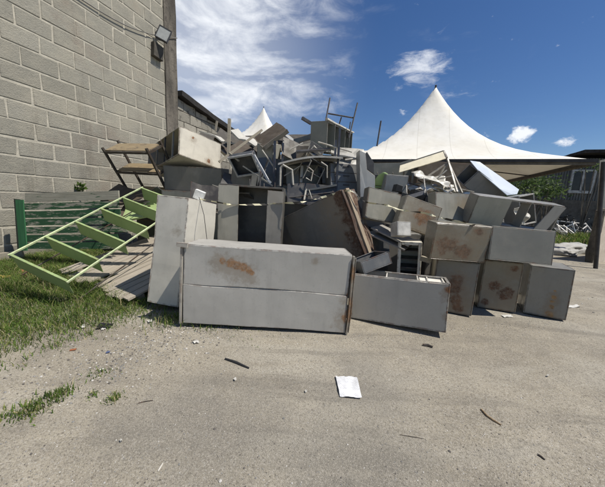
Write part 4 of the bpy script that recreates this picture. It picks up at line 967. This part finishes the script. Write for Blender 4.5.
for k, (px, py, sx, sy, rz, mt, lab) in enumerate(((421, 183, .5, .35, 10, M_alu, 'crushed aluminium piece left of the scrap heap under the fallen table'), (435, 184, .6, .4, -15, M_alu, 'crushed aluminium sheet in the middle of the scrap under the fallen table'), (450, 183, .55, .35, 25, M_wsheet, 'crushed white sheet right in the scrap beside the table leg'), (431, 174, .7, .4, 5, M_wsheet, 'flat white sheet slanting under the cream table top'), (459, 189, .5, .3, -5, M_alu, 'torn aluminium strip at the foot of the table leg'), (441, 190, .6, .3, 12, M_alu, 'curled aluminium strip on the cabinet with the dull patch'))):
    crumple('crushed_sheet', lab, 'sheet', at(px, py+4, Y=5.4+.1*(k % 3)), sx, sy, (R(14+5*k), R(-8+5*k), R(rz)), mt, 30+k, .055, 'crushed light metal under the fallen table')
for k, (a, b_) in enumerate((((408, 186), (452, 176)), ((418, 180), (440, 193)), ((424, 190), (447, 170)), ((406, 182), (428, 189)), ((446, 186), (474, 192)))):
    stick('scrap_rod', ('long thin rod rising to the right through the crushed sheets', 'thin rod falling to the right through the crushed sheets', 'steep thin rod crossing the crushed sheets', 'short rod at the left end of the crushed sheets', 'short rod lying towards the tipped blue grey cabinet')[k], 'rod', [(*a, 5.4), (*b_, 5.35)], .012, (M_tl, M_ct, M_wtube, M_ct, M_tl)[k], 'thin rods in the crushed metal')
cab(None, 'brown_crate', 'dark brown crate in the shade behind the fallen table', 'crate', M_brown, pose=(tuple(at(440, 180, Y=6.6)), (0, 0, .1), (1.5, .6, .75)), seed=90, group=None)
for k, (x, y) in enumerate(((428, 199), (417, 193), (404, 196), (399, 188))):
    panel('dark_scrap', ('dark scrap lump above the darker corner of the wide cabinet', 'dark scrap lump beside the table foot', 'dark scrap lump on the orange stained cabinet', 'dark scrap lump left of the fallen table')[k], [(x-4, y+3), (x+3, y+4), (x+4, y-2), (x-2, y-4)], 4.9, M_black, .2, 'scrap', 'dark scrap lumps')
# inside of the long open case: pale bits
crumple('plastic_bag', 'pale plastic bag caught inside the long open case', 'bag', at(520, 216, Y=4.9), .25, .3, (R(80), 0, 0), M_wsheet, 50, .08)
# things by the white locker
o = cab(None, 'small_box', 'small white plastic box lying on top of the white locker', 'box', flat('white_plastic', (.68, .68, .65), .4), pose=(tuple(at(199.5, 195, Y=3.95)), (.1, .35, .2), (.14, .1, .13)), seed=91, warp=.001, group=None)
stick('thin_cord', 'thin dark cord hanging down the side of the white locker', 'cord', [(199, 197, 3.62), (204, 215, 3.42), (207, 240, 3.35)], .004, M_black)
for k, (p0, p1, r_, lab) in enumerate((((135, 205), (155, 203), .03, 'pale shelf edge between the black rack and the white locker'), ((100, 207), (152, 200), .02, 'thin dark rod lying below the black rack'), ((88, 214), (150, 206), .014, 'thin dark rod just above the green shelving'))):
    stick('loose_rod', lab, 'rod', [(*p0, 5.6), (*p1, 5.4)], r_, (M_lg_shade, M_iron, M_iron)[k], box=True)
bent('green_sheet', 'crumpled light green panel behind the top of the green shelving', 'panel', at(143, 212, Y=5.4), .7, .5, (R(25), R(-10), R(20)), M_lg_shade, 60, .05)
for k, (px, py, Y_) in enumerate(((128, 197, 6.2), (140, 205, 6.0))):
    bent('dark_scrap_sheet', ('rusty dark sheet below the lowest shelf of the black rack', 'rusty dark sheet above the green panel')[k], 'sheet', at(px, py, Y=Y_), .9, .6, (R(35), R(15-30*k), 0), M_brown, 70+k, .1)
# rusty and pale planks at the right of the small cupboard
stick('wooden_plank', 'short pale plank end between the small cupboard and the rusted cabinet', 'plank', [(421, 258, 3.9), (431, 261, 3.8)], .035, M_beam, box=True)
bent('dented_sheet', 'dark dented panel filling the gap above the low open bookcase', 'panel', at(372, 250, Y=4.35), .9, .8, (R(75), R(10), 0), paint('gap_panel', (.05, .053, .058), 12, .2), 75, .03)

# --- barrier tape
TP = [(200, 199, 3.75), (219, 202.5, 4.02), (232, 204.5, 4.06), (262, 204.5, 4.08), (283, 203, 4.06), (300, 202.5, 4.0), (320, 198, 4.1), (338, 193, 4.12), (352, 191, 4.12), (362, 200, 4.12), (370, 203, 4.14), (386, 205, 4.14), (398, 209, 4.1), (408, 211, 4.0), (424, 213, 3.96), (440, 217.5, 3.85), (455, 221, 3.6), (475, 225, 3.47)]
s = NT('barrier_tape'); wv = s.n('ShaderNodeTexWave'); wv.inputs['Scale'].default_value = 2.6; wv.wave_profile = 'SAW'; wv.bands_direction = 'DIAGONAL'; s.l(s.tc.outputs['Object'], wv.inputs['Vector'])
s.out(s.mix(s.ss(wv.outputs['Fac'], .48, .52), (.66, .62, .42), (.05, .045, .035)), .5)
P_ = [at(x, y, Y=Y_) for x, y, Y_ in TP]; o0 = P_[0]; Q_ = []
for i in range(len(P_)-1):
    p0, p1, p2, p3 = P_[max(i-1, 0)], P_[i], P_[i+1], P_[min(i+2, len(P_)-1)]
    for k in range(6):
        t = k/6; Q_.append(.5*((2*p1)+(p2-p0)*t+(2*p0-5*p1+4*p2-p3)*t*t+(3*p1-p0-3*p2+p3)*t**3))
Q_.append(P_[-1]); mb = MB(); n = len(Q_)
for i, p in enumerate(Q_):
    a = 1.3*math.sin(i*.33)+.5*math.sin(i*.9); hw = .017; dv = Vector((0, -math.sin(a)*hw, math.cos(a)*hw)); mb.v += [tuple(p-o0-dv), tuple(p-o0+dv)]
for i in range(n-1): mb.face([2*i, 2*i+1, 2*i+3, 2*i+2])
tag(mb.build('barrier_tape', s.m, loc=o0), 'twisted black and yellow barrier tape strung across the front of the heap', 'tape')

# ================================================================== far right
# concrete slab fence
sl0 = at(590, 262, Z=0); s = NT('beige_slab')
c = s.mix(s.ss(s.noise(2, 6, .65), .35, .7), (.50, .43, .34), (.62, .55, .45)); c = s.mix(s.math('MULTIPLY', s.ss(s.noise(5, 7, .75), .52, .75), .5), c, (.25, .2, .15))
M_slab = s.out(c, .9, s.bump(s.noise(20, 5, .7), .5, .015), spec=.2)
sl_ = empty('concrete_slab', 'beige concrete slab standing upright at the right edge with a dark rotten edge', 'slab', (sl0.x, sl0.y, 0), (0, 0, R(22)))
MB().box(.0, 3.2, -.07, .07, -.1, 1.72).build('slab', M_slab, sl_, warp=.02, cut=.3, bevel=.01)
MB().box(-.1, -.01, -.1, .1, -.1, 1.66).build('rotten_edge', M_stain, sl_, warp=.05, wf=3, cut=.15)
o = stick('steel_prop', 'pale steel prop leaning behind the dark tent leg at the right edge', 'prop', [(600, 225, 9.5), (603, 180, 9.5), (604, 160, 9.6)], .07, paint('prop', (.28, .28, .26), 13, .2), box=True)
# scrapped bicycles
def bike(label, px, py, Y_, rz, ry, colr, sc=1.0):
    Y_ += 1.5; sc *= 1.15
    o = at(px, py, Y=Y_); o.z = max(o.z, .0)
    rt = empty('scrap_bicycle', label, 'bicycle', (o.x, o.y, .02), (R(ry), R(8), R(rz)), 'scrapped bicycles heaped at the far right'); rt.scale = (sc, sc, sc)
    mtl = paint('bike_'+label[:5].strip(), colr, len(label), .1)
    for x in (-.52, .52):
        w_ = MB().tube([(x+.33*math.cos(t*math.pi/12), 0, .34+.33*math.sin(t*math.pi/12)) for t in range(24)], .022, 6, closed=True).build('wheel', M_black, rt)
        mb = MB()
        for k in range(10): a = k*math.pi/5; mb.tube([(x, 0, .34), (x+.31*math.cos(a), 0, .34+.31*math.sin(a))], .005, 4)
        mb.build('spokes', M_alu, w_)
    f = MB()
    for a, b_ in (((-.52, 0, .34), (-.08, 0, .30)), ((-.52, 0, .34), (-.2, 0, .78)), ((-.08, 0, .30), (-.22, 0, .85)), ((-.08, 0, .30), (.36, 0, .72)), ((-.2, 0, .78), (.34, 0, .82)), ((.33, 0, .9), (.52, 0, .34))): f.tube([a, b_], .03, 8)
    f.build('frame', mtl, rt); MB().tube([(.3, -.26, .96), (.34, 0, .93), (.3, .26, .96)], .018, 6).build('handlebar', M_black, rt)
    MB().box(-.34, -.12, -.06, .06, .86, .92).build('saddle', M_black, rt, bevel=.02)
bike('white framed scrapped bicycle lying in front of the others', 573, 237, 15.5, 15, -52, (.45, .45, .43), 1.2)
bike('pale blue scrapped bicycle leaning at the left of the bicycle heap', 560, 235, 16.5, -30, -30, (.25, .29, .33), 1.2)
bike('black scrapped bicycle at the back of the bicycle heap', 571, 233, 18, 50, -20, (.04, .04, .045), 1.3)
bike('grey scrapped bicycle nearest the beige slab', 584, 236, 16.8, -5, -40, (.50, .50, .50), 1.25)
bike('white scrapped bicycle with its wheels turned up at the far side', 580, 233, 17.6, 80, 60, (.34, .34, .33), 1.2)
# sacks
M_sack = paint('white_sack', (.36, .37, .38), 110, 0, rough=.6, dirt=.6)
for k, (px, py, sx, sy, sz, rz, lab) in enumerate(((566, 252, .75, .33, .24, 10, 'long crumpled white sack lying in front of the weeds'), (557, 254, .40, .3, .17, -30, 'small white sack at the left of the long sack'), (577, 250, .38, .32, .2, 50, 'greyish sack slumped right of the long sack'))):
    c_ = at(px, py, Z=0); bm = bmesh.new(); bmesh.ops.create_icosphere(bm, subdivisions=4, radius=1)
    for v in bm.verts:
        q = v.co.copy(); d = noise.noise(q*1.7+Vector((k*4, 0, 0)))*.3+noise.noise(q*4.5+Vector((k*4, 2, 0)))*.16
        v.co = Vector((q.x*sx*1.25, q.y*sy*1.25, max(-.55, q.z)*sz*1.1))*(1+d)
    me = bpy.data.meshes.new('white_sack'); bm.to_mesh(me); bm.free(); me.materials.append(M_sack)
    for f_ in me.polygons: f_.use_smooth = True
    o = bpy.data.objects.new('white_sack', me); COL.objects.link(o); o.location = (c_.x, c_.y, sz*.42); o.rotation_euler = (0, 0, R(rz)); tag(o, lab, 'sack', 'sacks on the ground at the far right')
# shrubs under the tent, in front of the workshop
def shrub(label, px, py, Y_, rx, rz, n, lw=.22):
    top = at(px, py, Y=Y_); rt = empty('shrub', label, 'shrub', (top.x, top.y, 0), (0, 0, 0), 'shrubs growing under the workshop window')
    mb = MB(); mt = MB()
    for k in range(9):
        a = random.uniform(0, 6.28); tip = Vector((math.cos(a)*rx*random.uniform(.3, .9), math.sin(a)*.5, top.z+rz*random.uniform(-.6, .8)))
        mt.tube([(0, 0, 0), (tip.x*.4, tip.y*.4, tip.z*.55), tuple(tip)], [.04, .025, .01], 5)
        for j in range(n//9):
            c_ = tip+Vector((random.gauss(0, rx*.28), random.gauss(0, .25), random.gauss(0, rz*.45)))
            leaf(mb, c_, (random.uniform(-1, 1), random.uniform(-1, 1), random.uniform(-.8, .6)), lw*random.uniform(.6, 1.4), lw*.42, random.choice((0, 0, 1)))
    mt.build('stems', M_stain, rt); mb.build('foliage', [M_leafd, M_leafl], rt)
for k, (px, py, Y_, rx, rz, n, lab) in enumerate(((524, 189, 15, 1.0, .55, 420, 'leafy shrub furthest left under the tent edge'), (538, 187, 16, .9, .5, 420, 'leafy shrub in the middle under the tent edge'), (551, 190, 16.5, .8, .4, 320, 'leafy shrub next to the workshop window'), (510, 191, 16, .8, .5, 260, 'leafy shrub half behind the tipped blue grey cabinet'), (594, 168, 18.5, .8, .35, 200, 'sparse creeper above the right of the workshop window'))):
    shrub(lab, px, py, Y_, rx, rz, n)

# ================================================================== litter on the ground
def g_at(px, py, up=.0):
    p = at(px, py, Z=0); p.z = gh(p.x, p.y)+up; return p
def paper(label, corners, mat, name='paper', cat='paper', amp=.006, seed=0):
    C_ = [g_at(*c) for c in corners]; n = 8; mb = MB(); o = C_[0]
    for j in range(n+1):
        for i in range(n+1):
            p = C_[0].lerp(C_[1], i/n).lerp(C_[3].lerp(C_[2], i/n), j/n); q = noise.noise(Vector((i*.45+seed*9, j*.45, seed)))
            p = Vector((p.x, p.y, gh(p.x, p.y)+.006+amp*1.4*(q+.55))); mb.v.append(tuple(p-o))
    for j in range(n):
        for i in range(n): a = j*(n+1)+i; mb.face([a, a+1, a+n+2, a+n+1])
    return tag(mb.build(name, mat, loc=o, smooth=True), label, cat)
s = NT('printed_sheet'); br = s.n('ShaderNodeTexBrick'); br.inputs['Scale'].default_value = 26; br.inputs['Color1'].default_value = (.62, .63, .64, 1); br.inputs['Color2'].default_value = (.44, .45, .47, 1); br.inputs['Mortar'].default_value = (.72, .72, .71, 1); br.inputs['Mortar Size'].default_value = .05
s.l(s.tc.outputs['Object'], br.inputs['Vector'])
M_print = s.out(s.mix(s.ss(s.noise(9, 4, .6), .42, .58), (.74, .74, .73), br.outputs['Color']), .6)
paper('crumpled white printed sheet of paper lying on the ground in front', [(335.5, 376), (357, 377.5), (362, 398), (340, 396)], M_print, seed=3, amp=.012)
def twig(label, pts, r, mat, name='twig', cat='stick'):
    P_ = [g_at(*p[:2], up=r*.8) for p in pts]; o = P_[0]
    return tag(MB().tube([p-o for p in P_], [r*k for k in ([.8]+[1]*(len(P_)-2)+[.6])], 7).build(name, mat, loc=o, warp=.003, wf=9), label, cat)
twig('black flat stick lying on the gravel in front of the long cupboard', [(225, 360), (236, 363.5), (249, 368.5)], .011, M_black, 'black_stick')
M_tw = wood('twig_wood', (.36, .27, .16), (.22, .15, .09), 8, 0)
twig('curved brown wooden stick lying at the lower right', [(481, 408.5), (487, 415), (493, 419), (501, 424)], .008, M_tw)
twig('short dark brown stick on the ground under the low bookcase', [(423, 343.5), (428, 344), (433, 345.8)], .016, M_iron)
twig('pale short stick at the bottom edge near the middle left', [(157.5, 469), (160, 465), (162.5, 461)], .005, flat('pale_stick', (.6, .57, .5)))
twig('thin dry twig lying on the gravel left of the middle', [(138, 402.5), (145, 401), (153, 400)], .004, M_iron)
twig('tiny dark stub in the lower right corner', [(538, 454), (542, 456.5), (545, 459)], .007, M_iron)
twig('thin dark twig near the right middle of the ground', [(400, 432), (411, 434), (424, 436)], .0025, M_iron)
M_scr = flat('scrap_white', (.5, .49, .45), .7)
for k, (x, y, w_, h_, lab) in enumerate(((196, 343, 3.5, 1.6, 'small torn white scrap of paper by the left end of the long cupboard'), (235, 380, 1.6, 1.6, 'tiny white paper bit below the black stick'), (306, 391, 1.2, 1.2, 'tiny white paper bit left of the printed sheet'), (548, 375.5, 1.6, .8, 'tiny white bit at the right of the yard'), (83, 327, 3, 1.8, 'white wrapper at the edge of the grass'), (121, 440, 1.4, 1.4, 'tiny white bit low on the left'), (507, 316, 6, 1.5, 'white bit in front of the rightmost bottom cabinets'), (572, 306, 9, 1.5, 'long white bit right of the rightmost bottom cabinet'), (103, 329, 3, 2, 'pale blue bottle cap scrap by the black bag'), (150, 322, 3, 1.5, 'white bit at the foot of the white locker'))):
    paper(lab, [(x-w_, y-h_*.4), (x+w_*.6, y-h_), (x+w_, y+h_*.5), (x-w_*.5, y+h_)], M_scr, 'paper_scrap', 'scrap', .01, 10+k)
M_org = flat('orange_scrap', (.30, .11, .05), .7)
crumple('brick_fragment', 'orange red crumpled scrap in the grass under the green shelving', 'scrap', g_at(30, 276, .09), .3, .2, (R(15), 0, R(20)), M_org, 80, .05)
crumple('orange_scrap', 'small orange scrap on the gravel edge at the left', 'scrap', g_at(73, 350, .01), .045, .025, (0, 0, .4), M_org, 81, .01)
crumple('yellow_scrap', 'small yellow scrap in the grass at the left edge', 'scrap', g_at(3, 281, .08), .16, .1, (R(20), 0, .4), flat('yellow_scrap', (.5, .36, .1), .7), 82, .03)
crumple('black_bag', 'small black crumpled bag at the edge of the grass', 'bag', g_at(105, 327, .02), .13, .1, (R(4), 0, .4), flat('black_plastic', (.02, .02, .022), .35), 83, .02)
crumple('blue_wrapper', 'tiny blue wrapper on the gravel near the grass', 'scrap', g_at(108, 353, .008), .03, .02, (0, 0, .4), flat('blue_wrap', (.10, .13, .25), .5), 84, .01)
o = stick('timber_beam', 'old pale beam lying at the foot of the block wall at the left edge', 'beam', [(-30, 268, 4.72), (24, 260, 5.15)], .07, M_beam, box=True); o.location.z = max(.07, o.location.z)
